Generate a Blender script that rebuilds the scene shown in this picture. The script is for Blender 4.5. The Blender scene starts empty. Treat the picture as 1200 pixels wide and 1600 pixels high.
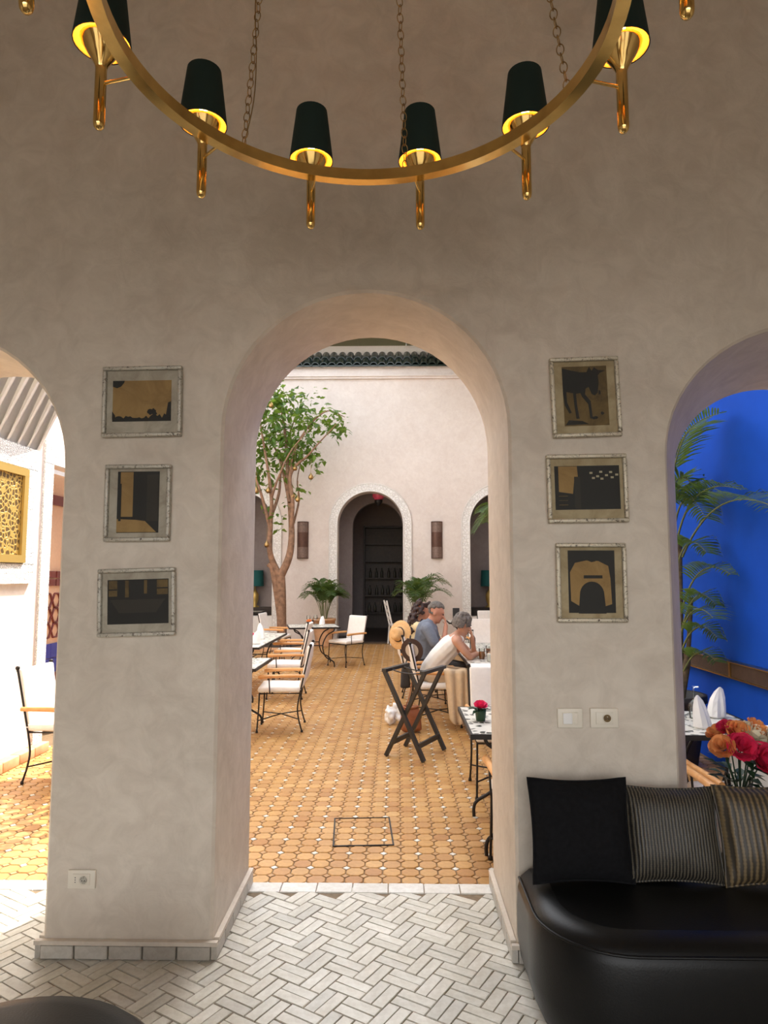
import bpy, math, random
from mathutils import Vector, Matrix, noise

# ------------------------------------------------------------------ camera, sky, sun, lights, exposure
SC = bpy.context.scene
COL = SC.collection
FPX, CAMH = 1060.0, 1.55
PITCH = math.atan(99 / FPX)
YAW = math.atan(21 / FPX * math.cos(PITCH))
cam_d = bpy.data.cameras.new('camera')
cam_d.sensor_fit = 'VERTICAL'; cam_d.sensor_height = 36.0; cam_d.lens = 36.0 * FPX / 1600.0
cam_d.clip_start = 0.02; cam_d.clip_end = 200
cam = bpy.data.objects.new('camera', cam_d); COL.objects.link(cam)
cam.location = (0, 0, CAMH); cam.rotation_euler = (math.pi / 2 + PITCH, 0, YAW)
SC.camera = cam
SC.view_settings.view_transform = 'Standard'; SC.view_settings.look = 'None'
SC.view_settings.exposure = 1.15; SC.view_settings.gamma = 1.0
SC.view_settings.use_curve_mapping = False
SC.cycles.use_denoising = True
SC.cycles.diffuse_bounces = 6; SC.cycles.max_bounces = 12; SC.cycles.sample_clamp_indirect = 8.0

SUN_AZ, SUN_EL = math.radians(28), math.radians(52)
W = bpy.data.worlds.new('world'); SC.world = W; W.use_nodes = True
wn = W.node_tree.nodes; wl = W.node_tree.links
sky = wn.new('ShaderNodeTexSky'); sky.sky_type = 'NISHITA'; sky.sun_disc = False
sky.sun_elevation = SUN_EL; sky.sun_rotation = SUN_AZ; sky.dust_density = 3.0
hs = wn.new('ShaderNodeHueSaturation'); hs.inputs['Saturation'].default_value = 0.20
wl.new(sky.outputs[0], hs.inputs['Color']); wl.new(hs.outputs[0], wn['Background'].inputs[0])
wn['Background'].inputs[1].default_value = 0.37

def lamp(name, kind, loc, energy, color, rot=(0, 0, 0), **kw):
    d = bpy.data.lights.new(name, kind); d.energy = energy; d.color = color
    for k, v in kw.items(): setattr(d, k, v)
    o = bpy.data.objects.new(name, d); COL.objects.link(o); o.location = loc; o.rotation_euler = rot
    return o
sun_dir = Vector((math.sin(SUN_AZ) * math.cos(SUN_EL), math.cos(SUN_AZ) * math.cos(SUN_EL), math.sin(SUN_EL)))
sunl = lamp('sun', 'SUN', (0, 0, 12), 5.0, (1.0, 0.92, 0.80), angle=math.radians(0.6))
sunl.rotation_euler = sun_dir.to_track_quat('Z', 'Y').to_euler()
# fill light added in the unseen rear wall opening to brighten the room
lamp('rear_fill', 'AREA', (0, -2.95, 1.75), 27.0, (1.0, 0.92, 0.82), (math.pi / 2, 0, 0), shape='RECTANGLE', size=5.2, size_y=3.3)

# ------------------------------------------------------------------ helpers
R = random.Random(7)
rad = math.radians
CF = Vector((-math.sin(YAW) * math.cos(PITCH), math.cos(YAW) * math.cos(PITCH), math.sin(PITCH)))
CR = Vector((math.cos(YAW), math.sin(YAW), 0)); CU = CR.cross(CF)
def proj(p):                                        # which pieces the photo shows largest (for the 300 limit)
    d = Vector(p) - Vector((0, 0, CAMH)); k = d.dot(CF)
    if k < .1: return (-9999, -9999)
    return 600 + FPX * d.dot(CR) / k, 800 - FPX * d.dot(CU) / k

class MB:
    def __init__(s): s.v = []; s.f = []; s.sm = []; s.mi = []; s.cm = 0
    def add(s, vs, fs, smooth=False):
        o = len(s.v); s.v += [tuple(v) for v in vs]
        for f in fs: s.f.append(tuple(i + o for i in f)); s.sm.append(smooth); s.mi.append(s.cm)
        return s
    def box(s, c, d, rot=None, taper=1.0):
        x, y, z = d[0] / 2, d[1] / 2, d[2] / 2; c = Vector(c)
        vs = [Vector((a * x * (taper if k > 0 else 1), b * y * (taper if k > 0 else 1), k * z)) for k in (-1, 1) for a, b in ((-1, -1), (1, -1), (1, 1), (-1, 1))]
        if rot is not None: vs = [rot @ v for v in vs]
        return s.add([v + c for v in vs], [(3, 2, 1, 0), (4, 5, 6, 7), (0, 1, 5, 4), (1, 2, 6, 5), (2, 3, 7, 6), (3, 0, 4, 7)])
    def bar(s, p, q, w, h, up=(0, 0, 1)):            # rectangular bar from p to q
        p, q = Vector(p), Vector(q); t = (q - p).normalized(); u = Vector(up)
        if abs(t.dot(u)) > .98: u = Vector((0, 1, 0))
        a = t.cross(u).normalized(); b = a.cross(t)
        vs = [e + a * i * w / 2 + b * j * h / 2 for e in (p, q) for i, j in ((-1, -1), (1, -1), (1, 1), (-1, 1))]
        return s.add(vs, [(3, 2, 1, 0), (4, 5, 6, 7), (0, 1, 5, 4), (1, 2, 6, 5), (2, 3, 7, 6), (3, 0, 4, 7)])
    def tube(s, pts, r, n=8, cap=True, closed=False):
        pts = [Vector(p) for p in pts]; m = len(pts)
        rs = r if isinstance(r, (list, tuple)) else [r] * m
        vs = []; prev = None
        for i, p in enumerate(pts):
            if closed: t = pts[(i + 1) % m] - pts[i - 1]
            else: t = pts[min(i + 1, m - 1)] - pts[max(i - 1, 0)]
            t.normalize()
            if prev is None:
                u = Vector((0, 0, 1)) if abs(t.z) < .9 else Vector((1, 0, 0))
                a = t.cross(u).normalized()
            else:
                a = (prev - t * prev.dot(t)).normalized()
            prev = a; b = t.cross(a)
            vs += [p + (a * math.cos(2 * math.pi * k / n) + b * math.sin(2 * math.pi * k / n)) * rs[i] for k in range(n)]
        fs = []
        for i in range(m if closed else m - 1):
            j = (i + 1) % m
            fs += [(i * n + k, i * n + (k + 1) % n, j * n + (k + 1) % n, j * n + k) for k in range(n)]
        s.add(vs, fs, True)
        if cap and not closed:
            s.add(vs[:n], [tuple(range(n))[::-1]]); s.add(vs[-n:], [tuple(range(n))])
        return s
    def lathe(s, prof, n=20, c=(0, 0, 0), smooth=True, M=None):
        vs = []; c = Vector(c)
        for r, z in prof:
            for k in range(n):
                v = Vector((r * math.cos(2 * math.pi * k / n), r * math.sin(2 * math.pi * k / n), z))
                vs.append((M @ v if M is not None else v) + c)
        fs = [(i * n + k, i * n + (k + 1) % n, (i + 1) * n + (k + 1) % n, (i + 1) * n + k) for i in range(len(prof) - 1) for k in range(n)]
        s.add(vs, fs, smooth)
        for row, rev in ((0, True), (len(prof) - 1, False)):
            if prof[row][0] > 1e-4:
                f = tuple(range(n)); s.add(vs[row * n:row * n + n], [f[::-1] if rev else f])
        return s
    def sphere(s, c, r, n=12, m=8, M=None):
        rr = (r, r, r) if not isinstance(r, (tuple, list)) else r
        vs = []; c = Vector(c)
        for i in range(m + 1):
            a = math.pi * i / m
            for k in range(n):
                b = 2 * math.pi * k / n
                v = Vector((rr[0] * math.sin(a) * math.cos(b), rr[1] * math.sin(a) * math.sin(b), -rr[2] * math.cos(a)))
                vs.append((M @ v if M is not None else v) + c)
        fs = [(i * n + k, i * n + (k + 1) % n, (i + 1) * n + (k + 1) % n, (i + 1) * n + k) for i in range(m) for k in range(n)]
        return s.add(vs, fs, True)
    def capsule(s, p, q, r1, r2, n=10):
        p, q = Vector(p), Vector(q); t = (q - p); L = max(t.length, 1e-5); t = t / L
        pts, rs = [], []
        for a in (-89, -60, -30, 0): pts.append(p + t * r1 * math.sin(rad(a))); rs.append(r1 * math.cos(rad(a)))
        for a in (0, 30, 60, 89): pts.append(q + t * r2 * math.sin(rad(a))); rs.append(r2 * math.cos(rad(a)))
        return s.tube(pts, rs, n)
    def chain(s, pts, rs, n=10):
        for i in range(len(pts) - 1): s.capsule(pts[i], pts[i + 1], rs[i], rs[i + 1], n)
        return s
    def rbox(s, c, d, r, M=None, k=2, fn=None):       # rounded box, merged verts
        c = Vector(c); h = [x / 2 for x in d]; r = min([r] + [x * .98 for x in h]); idx = {}; vs = []; fs = []
        def pos(ax):
            i = h[ax] - r; o = [h[ax] - r + r * math.sin(rad(90 * j / k)) for j in range(1, k + 1)]
            mid = [] if fn is None else [-i * .5, 0, i * .5]
            return [-x for x in o[::-1]] + [-i] + mid + [i] + o
        def vert(p):
            q = Vector([max(-(h[a] - r), min(h[a] - r, p[a])) for a in range(3)]); e = Vector(p) - q
            if e.length > 1e-9: e = e.normalized() * r
            w = q + e
            if fn: w = fn(w)
            key = (round(w.x, 5), round(w.y, 5), round(w.z, 5))
            if key not in idx:
                idx[key] = len(vs); vs.append((M @ w if M is not None else w) + c)
            return idx[key]
        for ax in range(3):
            b, e = (ax + 1) % 3, (ax + 2) % 3; pb, pe = pos(b), pos(e)
            for sg in (-1, 1):
                for i in range(len(pb) - 1):
                    for j in range(len(pe) - 1):
                        q = []
                        for ii, jj in ((i, j), (i + 1, j), (i + 1, j + 1), (i, j + 1)):
                            p = [0, 0, 0]; p[ax] = sg * h[ax]; p[b] = pb[ii]; p[e] = pe[jj]; q.append(vert(p))
                        if len(set(q)) > 2: fs.append(tuple(dict.fromkeys(q if sg > 0 else q[::-1])))
        return s.add(vs, fs, True)
    def prism(s, poly, z0, z1, M=None, inset=0.0):
        n = len(poly); cx = sum(p[0] for p in poly) / n; cy = sum(p[1] for p in poly) / n
        T = (lambda v: M @ v) if M is not None else (lambda v: v)
        lo = [T(Vector((x, y, z0))) for x, y in poly]
        if inset:
            mid = [T(Vector((x, y, z1 - inset))) for x, y in poly]
            def sh(x, y):
                d = Vector((x - cx, y - cy)); L = d.length; d = d * max(0, (L - inset) / L) if L else d; return cx + d.x, cy + d.y
            hi = [T(Vector((*sh(x, y), z1))) for x, y in poly]
            rings = [lo, mid, hi]
        else: rings = [lo, [T(Vector((x, y, z1))) for x, y in poly]]
        vs = sum(rings, []); fs = []
        for i in range(len(rings) - 1): fs += [(i * n + k, i * n + (k + 1) % n, (i + 1) * n + (k + 1) % n, (i + 1) * n + k) for k in range(n)]
        fs.append(tuple(range((len(rings) - 1) * n, len(rings) * n)))
        return s.add(vs, fs)
    def mesh(s, name, mat):
        me = bpy.data.meshes.new(name); me.from_pydata(s.v, [], s.f)
        for m in (mat if isinstance(mat, (list, tuple)) else [mat]): me.materials.append(m)
        me.polygons.foreach_set('use_smooth', s.sm)
        me.polygons.foreach_set('material_index', s.mi); me.update()
        return me
    def build(s, name, mat, parent=None, loc=(0, 0, 0)):
        return link(name, s.mesh(name, mat), parent, loc)

def link(name, data, parent=None, loc=(0, 0, 0), rot=(0, 0, 0)):
    o = bpy.data.objects.new(name, data); COL.objects.link(o); o.parent = parent; o.location = loc; o.rotation_euler = rot
    return o
def tag(o, label=None, cat=None, group=None, kind=None):
    if label: o['label'] = label
    if cat: o['category'] = cat
    if group: o['group'] = group
    if kind: o['kind'] = kind
    return o
def thing(name, label, cat, loc=(0, 0, 0), rotz=0, group=None):
    o = link(name, None, None, loc, (0, 0, rotz)); o.empty_display_size = .1
    return tag(o, label, cat, group)
def struct(name, mb, mat, label=None, parent=None):
    o = mb.build(name, mat, parent)
    return tag(o, label, None, None, 'structure')
def copy_tree(root, label, loc, rotz, group=None):
    r = root.copy(); COL.objects.link(r); r.location = loc; r.rotation_euler = (0, 0, rotz); r['label'] = label
    if group: r['group'] = group
    def rec(src, dst):
        for ch in src.children:
            c = ch.copy(); COL.objects.link(c); c.parent = dst; rec(ch, c)
    rec(root, r)
    return r
def remesh(mb, name, mat, parent, voxel=.012, smooth=3, loc=(0, 0, 0)):   # fuse overlapping shapes into one continuous surface
    o = link(name + '_raw', mb.mesh(name, mat))
    m = o.modifiers.new('r', 'REMESH'); m.mode = 'VOXEL'; m.voxel_size = voxel; m.use_smooth_shade = True
    if smooth:
        k = o.modifiers.new('s', 'SMOOTH'); k.iterations = smooth; k.factor = .5
    me = bpy.data.meshes.new_from_object(o.evaluated_get(bpy.context.evaluated_depsgraph_get()))
    bpy.data.objects.remove(o); me.name = name
    if not me.materials: me.materials.append(mat)
    me.polygons.foreach_set('use_smooth', [True] * len(me.polygons))
    return link(name, me, parent, loc)
def bez(p0, p1, p2, n=10):
    p0, p1, p2 = Vector(p0), Vector(p1), Vector(p2)
    return [(p0 * (1 - t) ** 2 + p1 * 2 * t * (1 - t) + p2 * t * t) for t in [i / n for i in range(n + 1)]]
def spline(pts, n=5):
    P = [Vector(p) for p in pts]; P = [P[0] * 2 - P[1]] + P + [P[-1] * 2 - P[-2]]; out = []
    for i in range(1, len(P) - 2):
        for k in range(n):
            t = k / n; a, b, c, d = P[i - 1:i + 3]
            out.append(.5 * ((2 * b) + (c - a) * t + (2 * a - 5 * b + 4 * c - d) * t * t + (3 * b - a - 3 * c + d) * t ** 3))
    out.append(P[-2]); return out

# ------------------------------------------------------------------ materials
def srgb(r, g, b):
    f = lambda c: (c / 255 / 12.92) if c / 255 <= .04045 else ((c / 255 + .055) / 1.055) ** 2.4
    return (f(r), f(g), f(b), 1)
class Mat:
    def __init__(s, name):
        s.m = bpy.data.materials.new(name); s.m.use_nodes = True; s.t = s.m.node_tree
        s.b = s.t.nodes['Principled BSDF']; s.out = s.t.nodes['Material Output']
    def n(s, typ, **kw):
        k = s.t.nodes.new(typ)
        for a, v in kw.items(): setattr(k, a, v)
        return k
    def l(s, a, b): s.t.links.new(a, b)
    def coord(s, kind='Object'): return s.n('ShaderNodeTexCoord').outputs[kind]
    def noise(s, scale, detail=4, rough=.55, vec=None, dist=0):
        k = s.n('ShaderNodeTexNoise'); k.inputs['Scale'].default_value = scale; k.inputs['Detail'].default_value = detail
        k.inputs['Roughness'].default_value = rough; k.inputs['Distortion'].default_value = dist
        s.l(vec or s.coord(), k.inputs['Vector']); return k.outputs[0]
    def ramp(s, fac, stops, interp='LINEAR'):
        k = s.n('ShaderNodeValToRGB'); k.color_ramp.interpolation = interp; e = k.color_ramp.elements
        while len(e) < len(stops): e.new(.5)
        for i, (p, c) in enumerate(stops): e[i].position = p; e[i].color = c
        s.l(fac, k.inputs[0]); return k.outputs[0]
    def mix(s, fac, a, b, mode='MIX'):
        k = s.n('ShaderNodeMix', data_type='RGBA', blend_type=mode)
        for sock, v in ((k.inputs[0], fac), (k.inputs[6], a), (k.inputs[7], b)):
            if hasattr(v, 'links'): s.l(v, sock)
            else: sock.default_value = v
        return k.outputs[2]
    def math(s, op, a, b=0.0):
        k = s.n('ShaderNodeMath', operation=op)
        for sock, v in ((k.inputs[0], a), (k.inputs[1], b)):
            if hasattr(v, 'links'): s.l(v, sock)
            else: sock.default_value = v
        return k.outputs[0]
    def rnd(s):                                     # per piece: island random plus object random
        g = s.n('ShaderNodeNewGeometry').outputs['Random Per Island']; o = s.n('ShaderNodeObjectInfo').outputs['Random']
        return s.math('FRACT', s.math('ADD', g, o))
    def color(s, c): 
        if hasattr(c, 'links'): s.l(c, s.b.inputs['Base Color'])
        else: s.b.inputs['Base Color'].default_value = c
        return s
    def set(s, **kw):
        for k, v in kw.items(): s.b.inputs[k.replace('_', ' ')].default_value = v
        return s
    def bump(s, h, strength=.3, dist=.01):
        k = s.n('ShaderNodeBump'); k.inputs['Strength'].default_value = strength; k.inputs['Distance'].default_value = dist
        s.l(h, k.inputs['Height']); s.l(k.outputs[0], s.b.inputs['Normal']); return s

def plain(name, c, rough=.6, metal=0, var=.0, scale=30, bump=0, **kw):
    m = Mat(name); m.set(Roughness=rough, Metallic=metal, **kw)
    if var:
        nz = m.noise(scale); d = tuple(x * (1 - var) for x in c[:3]) + (1,); e = tuple(min(1, x * (1 + var)) for x in c[:3]) + (1,)
        m.color(m.ramp(nz, [(.3, d), (.7, e)]))
        if bump: m.bump(nz, bump, .004)
    else: m.color(c)
    return m.m
def plaster(name, c1, c2, c3, rough=.55, bump=.25, sc=1.0):
    m = Mat(name); m.set(Roughness=rough)
    big = m.noise(1.3 * sc, 5, .6, dist=.6); fine = m.noise(9 * sc, 6, .65, dist=.8)
    base = m.ramp(big, [(.32, c1), (.5, c2), (.7, c3)])
    col = m.mix(.48, base, m.ramp(fine, [(.35, c1), (.65, c3)]))
    spots = m.ramp(m.noise(26 * sc, 6, .75, dist=1.4), [(.66, (0, 0, 0, 1)), (.76, (1, 1, 1, 1))])
    col = m.mix(m.math('MULTIPLY', spots, .22), col, tuple(x * .55 for x in c1[:3]) + (1,))
    m.color(col); m.bump(m.math('ADD', fine, m.math('MULTIPLY', m.noise(40 * sc, 3), .4)), bump, .012)
    return m.m
M = {}
M['wall'] = plaster('tadelakt_interior', (.52, .45, .37, 1), (.62, .545, .455, 1), (.71, .635, .54, 1))
M['court'] = plaster('pink_plaster', (.68, .60, .545, 1), (.74, .67, .615, 1), (.80, .735, .68, 1), .7)
M['leftwall'] = plaster('pale_pink_plaster', (.70, .60, .54, 1), (.78, .69, .63, 1), (.84, .76, .70, 1), .75)
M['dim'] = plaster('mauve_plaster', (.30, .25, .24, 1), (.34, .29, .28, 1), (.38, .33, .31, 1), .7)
M['blue'] = plain('blue_paint', (.0015, .062, .46, 1), .8, var=.10, scale=2.2, Specular_IOR_Level=.2)
M['white'] = plain('white_paint', (.80, .78, .74, 1), .55, var=.03)
def stucco(name, c, d, scale):
    m = Mat(name); m.set(Roughness=.7)
    v = m.n('ShaderNodeTexVoronoi', feature='DISTANCE_TO_EDGE'); v.inputs['Scale'].default_value = scale; m.l(m.coord(), v.inputs['Vector'])
    r = m.ramp(v.outputs['Distance'], [(.03, (0, 0, 0, 1)), (.14, (1, 1, 1, 1))])
    m.color(m.mix(r, d, c)); m.bump(r, .6, .018); return m.m
M['stucco'] = stucco('carved_stucco', (.90, .89, .86, 1), (.75, .73, .69, 1), 15)
M['stucco_fine'] = stucco('carved_stucco_fine', (.82, .81, .79, 1), (.58, .58, .58, 1), 42)
def brickmat(name, cs, rough, bump=.25, sc=30):
    m = Mat(name); m.set(Roughness=rough)
    r = m.rnd(); col = m.ramp(r, [(i / (len(cs) - 1), c) for i, c in enumerate(cs)])
    nz = m.noise(sc, 5, .7); blot = m.noise(5, 3, .6, vec=m.n('ShaderNodeNewGeometry').outputs['Position'])
    col = m.mix(.5, col, m.ramp(nz, [(.3, (.62, .58, .52, 1)), (.6, (1, 1, 1, 1))]), 'MULTIPLY')
    col = m.mix(.5, col, m.ramp(blot, [(.35, (.74, .70, .64, 1)), (.65, (1, 1, 1, 1))]), 'MULTIPLY')
    m.color(col); m.bump(nz, bump, .003); return m.m
M['brick'] = brickmat('white_glazed_brick', [(.62, .60, .53, 1), (.70, .68, .60, 1), (.56, .545, .49, 1), (.74, .72, .65, 1), (.64, .61, .53, 1)], .32)
M['thresh'] = brickmat('white_edge_brick', [(.74, .73, .69, 1), (.80, .79, .75, 1)], .3)
M['basebrick'] = brickmat('worn_base_brick', [(.50, .47, .42, 1), (.62, .59, .53, 1), (.42, .39, .35, 1)], .4)
M['grout'] = plain('brown_grout', (.20, .145, .09, 1), .9, var=.25, scale=40)
M['grout2'] = plain('ochre_grout', (.17, .105, .05, 1), .9, var=.25, scale=40)
M['tile'] = brickmat('ochre_terracotta', [(.53, .285, .085, 1), (.60, .34, .115, 1), (.44, .21, .062, 1), (.62, .37, .14, 1), (.50, .26, .08, 1), (.56, .31, .10, 1)], .36)
M['cab'] = brickmat('white_cabochon', [(.88, .86, .80, 1), (.82, .79, .72, 1)], .35, .1)
M['ocab'] = brickmat('ochre_cabochon', [(.55, .33, .14, 1), (.50, .27, .10, 1)], .4, .1)
M['brass'] = plain('polished_brass', (.86, .60, .22, 1), .13, 1.0, var=.12, scale=18)
M['oldbrass'] = plain('antique_brass', (.42, .27, .11, 1), .3, 1.0)
M['green_shade'] = plain('dark_green_fabric', (.006, .022, .017, 1), .85)
M['gold_lining'] = plain('gold_lining', (.85, .52, .10, 1), .4)
M['iron'] = plain('wrought_iron', (.022, .018, .016, 1), .5, .5)
M['blackwood'] = plain('black_painted_wood', (.014, .013, .013, 1), .42, var=.2)
M['leather'] = plain('black_leather', (.0045, .0045, .0045, 1), .38, var=.25, scale=160, bump=.12, Specular_IOR_Level=.28)
M['velvet'] = plain('black_velvet', (.006, .006, .007, 1), .9, var=.3, scale=60, Specular_IOR_Level=.15)
def fabric(name, c, d, scale, axis, rough=.75):
    m = Mat(name); m.set(Roughness=rough)
    w = m.n('ShaderNodeTexWave', bands_direction=axis); w.inputs['Scale'].default_value = scale; w.inputs['Distortion'].default_value = 1.2; w.inputs['Detail'].default_value = 2
    w.inputs['Detail Scale'].default_value = 3; m.l(m.coord(), w.inputs['Vector'])
    w2 = m.n('ShaderNodeTexWave', bands_direction='Z'); w2.inputs['Scale'].default_value = scale * 1.6; w2.inputs['Distortion'].default_value = 3; m.l(m.coord(), w2.inputs['Vector'])
    r = m.ramp(m.math('MULTIPLY', w.outputs['Fac'], m.math('ADD', m.math('MULTIPLY', w2.outputs['Fac'], .25), .75)), [(.25, d), (.8, c)])
    m.color(r); m.bump(w.outputs['Fac'], .5, .003); return m.m
M['weave_dark'] = fabric('charcoal_bronze_weave', (.10, .085, .06, 1), (.010, .009, .008, 1), 26, 'X', .5)
M['weave_bronze'] = fabric('bronze_striped_weave', (.15, .105, .05, 1), (.030, .022, .013, 1), 15, 'X', .5)
M['cloth'] = plain('white_canvas', (.80, .77, .73, 1), .85, var=.04, scale=25, bump=.3)
M['linen'] = plain('white_linen', (.84, .83, .81, 1), .8)
def wood(name, c, d, sc=6):
    m = Mat(name); m.set(Roughness=.45); nz = m.noise(sc, 4, .6, dist=2); m.color(m.ramp(nz, [(.3, d), (.7, c)])); return m.m
M['armwood'] = wood('honey_wood', (.72, .38, .14, 1), (.58, .27, .085, 1))
M['rail'] = wood('rusty_brown_rail', (.075, .042, .028, 1), (.032, .02, .015, 1), 9)
M['darkwood'] = wood('dark_wood', (.05, .03, .022, 1), (.025, .016, .012, 1))
M['bark'] = plain('tree_bark', (.25, .145, .088, 1), .85, var=.38, scale=11, bump=.5)
M['soil'] = plain('dark_soil', (.05, .035, .025, 1), .95)
def leafmat(name, cs, transl=.5):
    m = Mat(name); col = m.ramp(m.rnd(), [(i / (len(cs) - 1), c) for i, c in enumerate(cs)]); m.color(col); m.set(Roughness=.45)
    t = m.n('ShaderNodeBsdfTranslucent'); m.l(m.mix(.5, col, (.45, .60, .05, 1)), t.inputs[0]); k = m.n('ShaderNodeMixShader'); k.inputs[0].default_value = transl
    m.l(m.b.outputs[0], k.inputs[1]); m.l(t.outputs[0], k.inputs[2]); m.l(k.outputs[0], m.out.inputs[0]); return m.m
M['leaf'] = leafmat('citrus_leaf', [(.045, .12, .025, 1), (.08, .19, .03, 1), (.04, .09, .03, 1), (.15, .27, .04, 1)])
M['palm'] = leafmat('palm_leaf', [(.045, .10, .03, 1), (.06, .13, .035, 1), (.035, .08, .03, 1)], .3)
M['palmstem'] = plain('palm_stem', (.15, .17, .06, 1), .6)
M['palmtrunk'] = plain('palm_trunk', (.10, .075, .045, 1), .85, var=.4, scale=25)
M['flowerleaf'] = plain('dark_green_leaf', (.015, .05, .018, 1), .5)
def petal(name, c):
    m = Mat(name); m.set(Roughness=.65); q = lambda f: tuple(min(1, x * f) for x in c) + (1,)
    m.color(m.ramp(m.rnd(), [(0, q(.74)), (.5, q(.95)), (1, q(1.2))])); return m.m
M['rose'] = petal('red_pink_petal', (0.72, 0.02, 0.09))
M['pink'] = petal('hot_pink_petal', (0.85, 0.04, 0.17))
M['orange'] = petal('peach_petal', (0.85, 0.34, 0.11))
M['cream'] = petal('cream_petal', (0.84, 0.76, 0.58))
M['rooftile'] = plain('dark_green_roof_tile', (.018, .032, .026, 1), .28, var=.3, scale=8)
M['olive'] = plain('olive_board', (.22, .22, .12, 1), .7, var=.08)
M['terracotta'] = plain('terracotta', (.55, .32, .17, 1), .75, var=.12, scale=12)
M['darkpot'] = plain('dark_pot', (.03, .025, .022, 1), .6)
M['teal'] = plain('teal_fabric', (.010, .11, .105, 1), .8)
M['plate'] = plain('cream_plastic', (.76, .70, .59, 1), .4)
M['dark'] = plain('black_hole', (.01, .01, .01, 1), .6)
M['skin'] = plain('tan_skin', (.50, .255, .16, 1), .55, Subsurface_Weight=.05)
M['skin2'] = plain('ruddy_skin', (.50, .23, .145, 1), .55, Subsurface_Weight=.05)
M['grey_hair'] = plain('grey_hair', (.13, .11, .092, 1), .7, var=.5, scale=45, bump=.8)
M['salt_hair'] = plain('short_grey_hair', (.14, .125, .11, 1), .8, var=.45, scale=70, bump=.8)
M['brown_hair'] = plain('dark_brown_hair', (.030, .012, .010, 1), .6, var=.5, scale=40, bump=.8)
M['shirt'] = plain('blue_grey_shirt', (.16, .185, .235, 1), .85, var=.08, scale=50, bump=.3)
M['tank'] = plain('white_tank_top', (.80, .77, .71, 1), .85, var=.04, scale=18, bump=.3)
M['khaki'] = plain('beige_cotton', (.60, .45, .29, 1), .85, var=.08, scale=20, bump=.3)
M['yellow'] = plain('pale_yellow_cotton', (.72, .60, .36, 1), .85)
M['straw'] = plain('straw', (.66, .40, .17, 1), .7, var=.1, scale=60)
M['brownfelt'] = plain('brown_felt', (.055, .03, .022, 1), .85)
M['hatlining'] = plain('beige_lining', (.50, .42, .34, 1), .8)
M['tan_leather'] = plain('brown_leather', (.28, .095, .035, 1), .45, var=.2, scale=14)
M['blackbag'] = plain('dark_fabric_bag', (.025, .02, .018, 1), .8)
M['amber'] = plain('amber_drink', (.35, .12, .02, 1), .2)
M['maroon'] = plain('maroon_tile', (.16, .025, .02, 1), .4)
M['peach'] = plain('peach_plaster', (.72, .47, .30, 1), .75, var=.04)
M['bluetile'] = plain('cobalt_tile', (.015, .03, .32, 1), .3)
M['pinkglass'] = plain('pink_glass', (.55, .06, .12, 1), .3)
M['bottle'] = plain('dark_bottle_glass', (.05, .045, .03, 1), .15)
def glassmat(name, tint=(1, 1, 1, 1), base=.06, rough=.03):
    m = Mat(name); tr = m.n('ShaderNodeBsdfTransparent'); tr.inputs[0].default_value = tint; g = m.n('ShaderNodeBsdfGlossy'); g.inputs['Roughness'].default_value = rough
    fr = m.n('ShaderNodeFresnel'); fr.inputs[0].default_value = 1.45; k = m.n('ShaderNodeMixShader')
    m.l(m.math('MAXIMUM', m.math('ADD', fr.outputs[0], base - .035), 0.0), k.inputs[0]); m.l(tr.outputs[0], k.inputs[1]); m.l(g.outputs[0], k.inputs[2]); m.l(k.outputs[0], m.out.inputs[0]); return m.m
M['glass'] = glassmat('clear_glass', (.93, .96, .95, 1), .08)
M['pane'] = glassmat('picture_glass', (.97, .97, .96, 1), .0, .3)
def emit(name, c, s):
    m = Mat(name); m.color((0, 0, 0, 1)); m.b.inputs['Emission Color'].default_value = c; m.b.inputs['Emission Strength'].default_value = s; return m.m
M['bulb'] = emit('warm_bulb', (1, .62, .22, 1), 10)
def mosaic():
    m = Mat('black_white_mosaic'); m.set(Roughness=.3)
    v = m.n('ShaderNodeTexVoronoi', feature='F1'); v.inputs['Scale'].default_value = 24; m.l(m.coord(), v.inputs['Vector'])
    e = m.n('ShaderNodeTexVoronoi', feature='DISTANCE_TO_EDGE'); e.inputs['Scale'].default_value = 24; m.l(m.coord(), e.inputs['Vector'])
    s = m.n('ShaderNodeSeparateColor'); m.l(v.outputs['Color'], s.inputs[0])
    dk = m.ramp(s.outputs[0], [(0, (1, 1, 1, 1)), (.42, (0, 0, 0, 1))], 'CONSTANT')
    core = m.ramp(e.outputs['Distance'], [(.10, (0, 0, 0, 1)), (.13, (1, 1, 1, 1))])
    m.color(m.mix(m.math('MULTIPLY', dk, core), (.74, .72, .64, 1), (.035, .04, .03, 1))); return m.m
M['mosaic'] = mosaic()
def screen():
    m = Mat('gold_fretwork'); m.set(Roughness=.4, Metallic=.5)
    v = m.n('ShaderNodeTexVoronoi', feature='DISTANCE_TO_EDGE'); v.inputs['Scale'].default_value = 22; m.l(m.coord(), v.inputs['Vector'])
    r = m.ramp(v.outputs['Distance'], [(.10, (1, 1, 1, 1)), (.16, (0, 0, 0, 1))])
    m.color(m.mix(r, (.16, .10, .04, 1), (.62, .43, .12, 1))); m.bump(r, .8, .02); return m.m
M['fret'] = screen()
M['goldframe'] = plain('gold_frame', (.58, .40, .12, 1), .4, .6)
def frame_mat(name, c, d):
    m = Mat(name); m.set(Roughness=.38, Metallic=.35); nz = m.noise(55, 6, .75, dist=1.5)
    m.color(m.ramp(nz, [(.37, d), (.48, c)])); m.bump(nz, .5, .004); return m.m
M['silver'] = frame_mat('worn_silver_frame', (.50, .47, .40, 1), (.10, .08, .06, 1))
M['gilt'] = frame_mat('worn_cream_frame', (.62, .56, .44, 1), (.07, .05, .035, 1))
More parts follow.
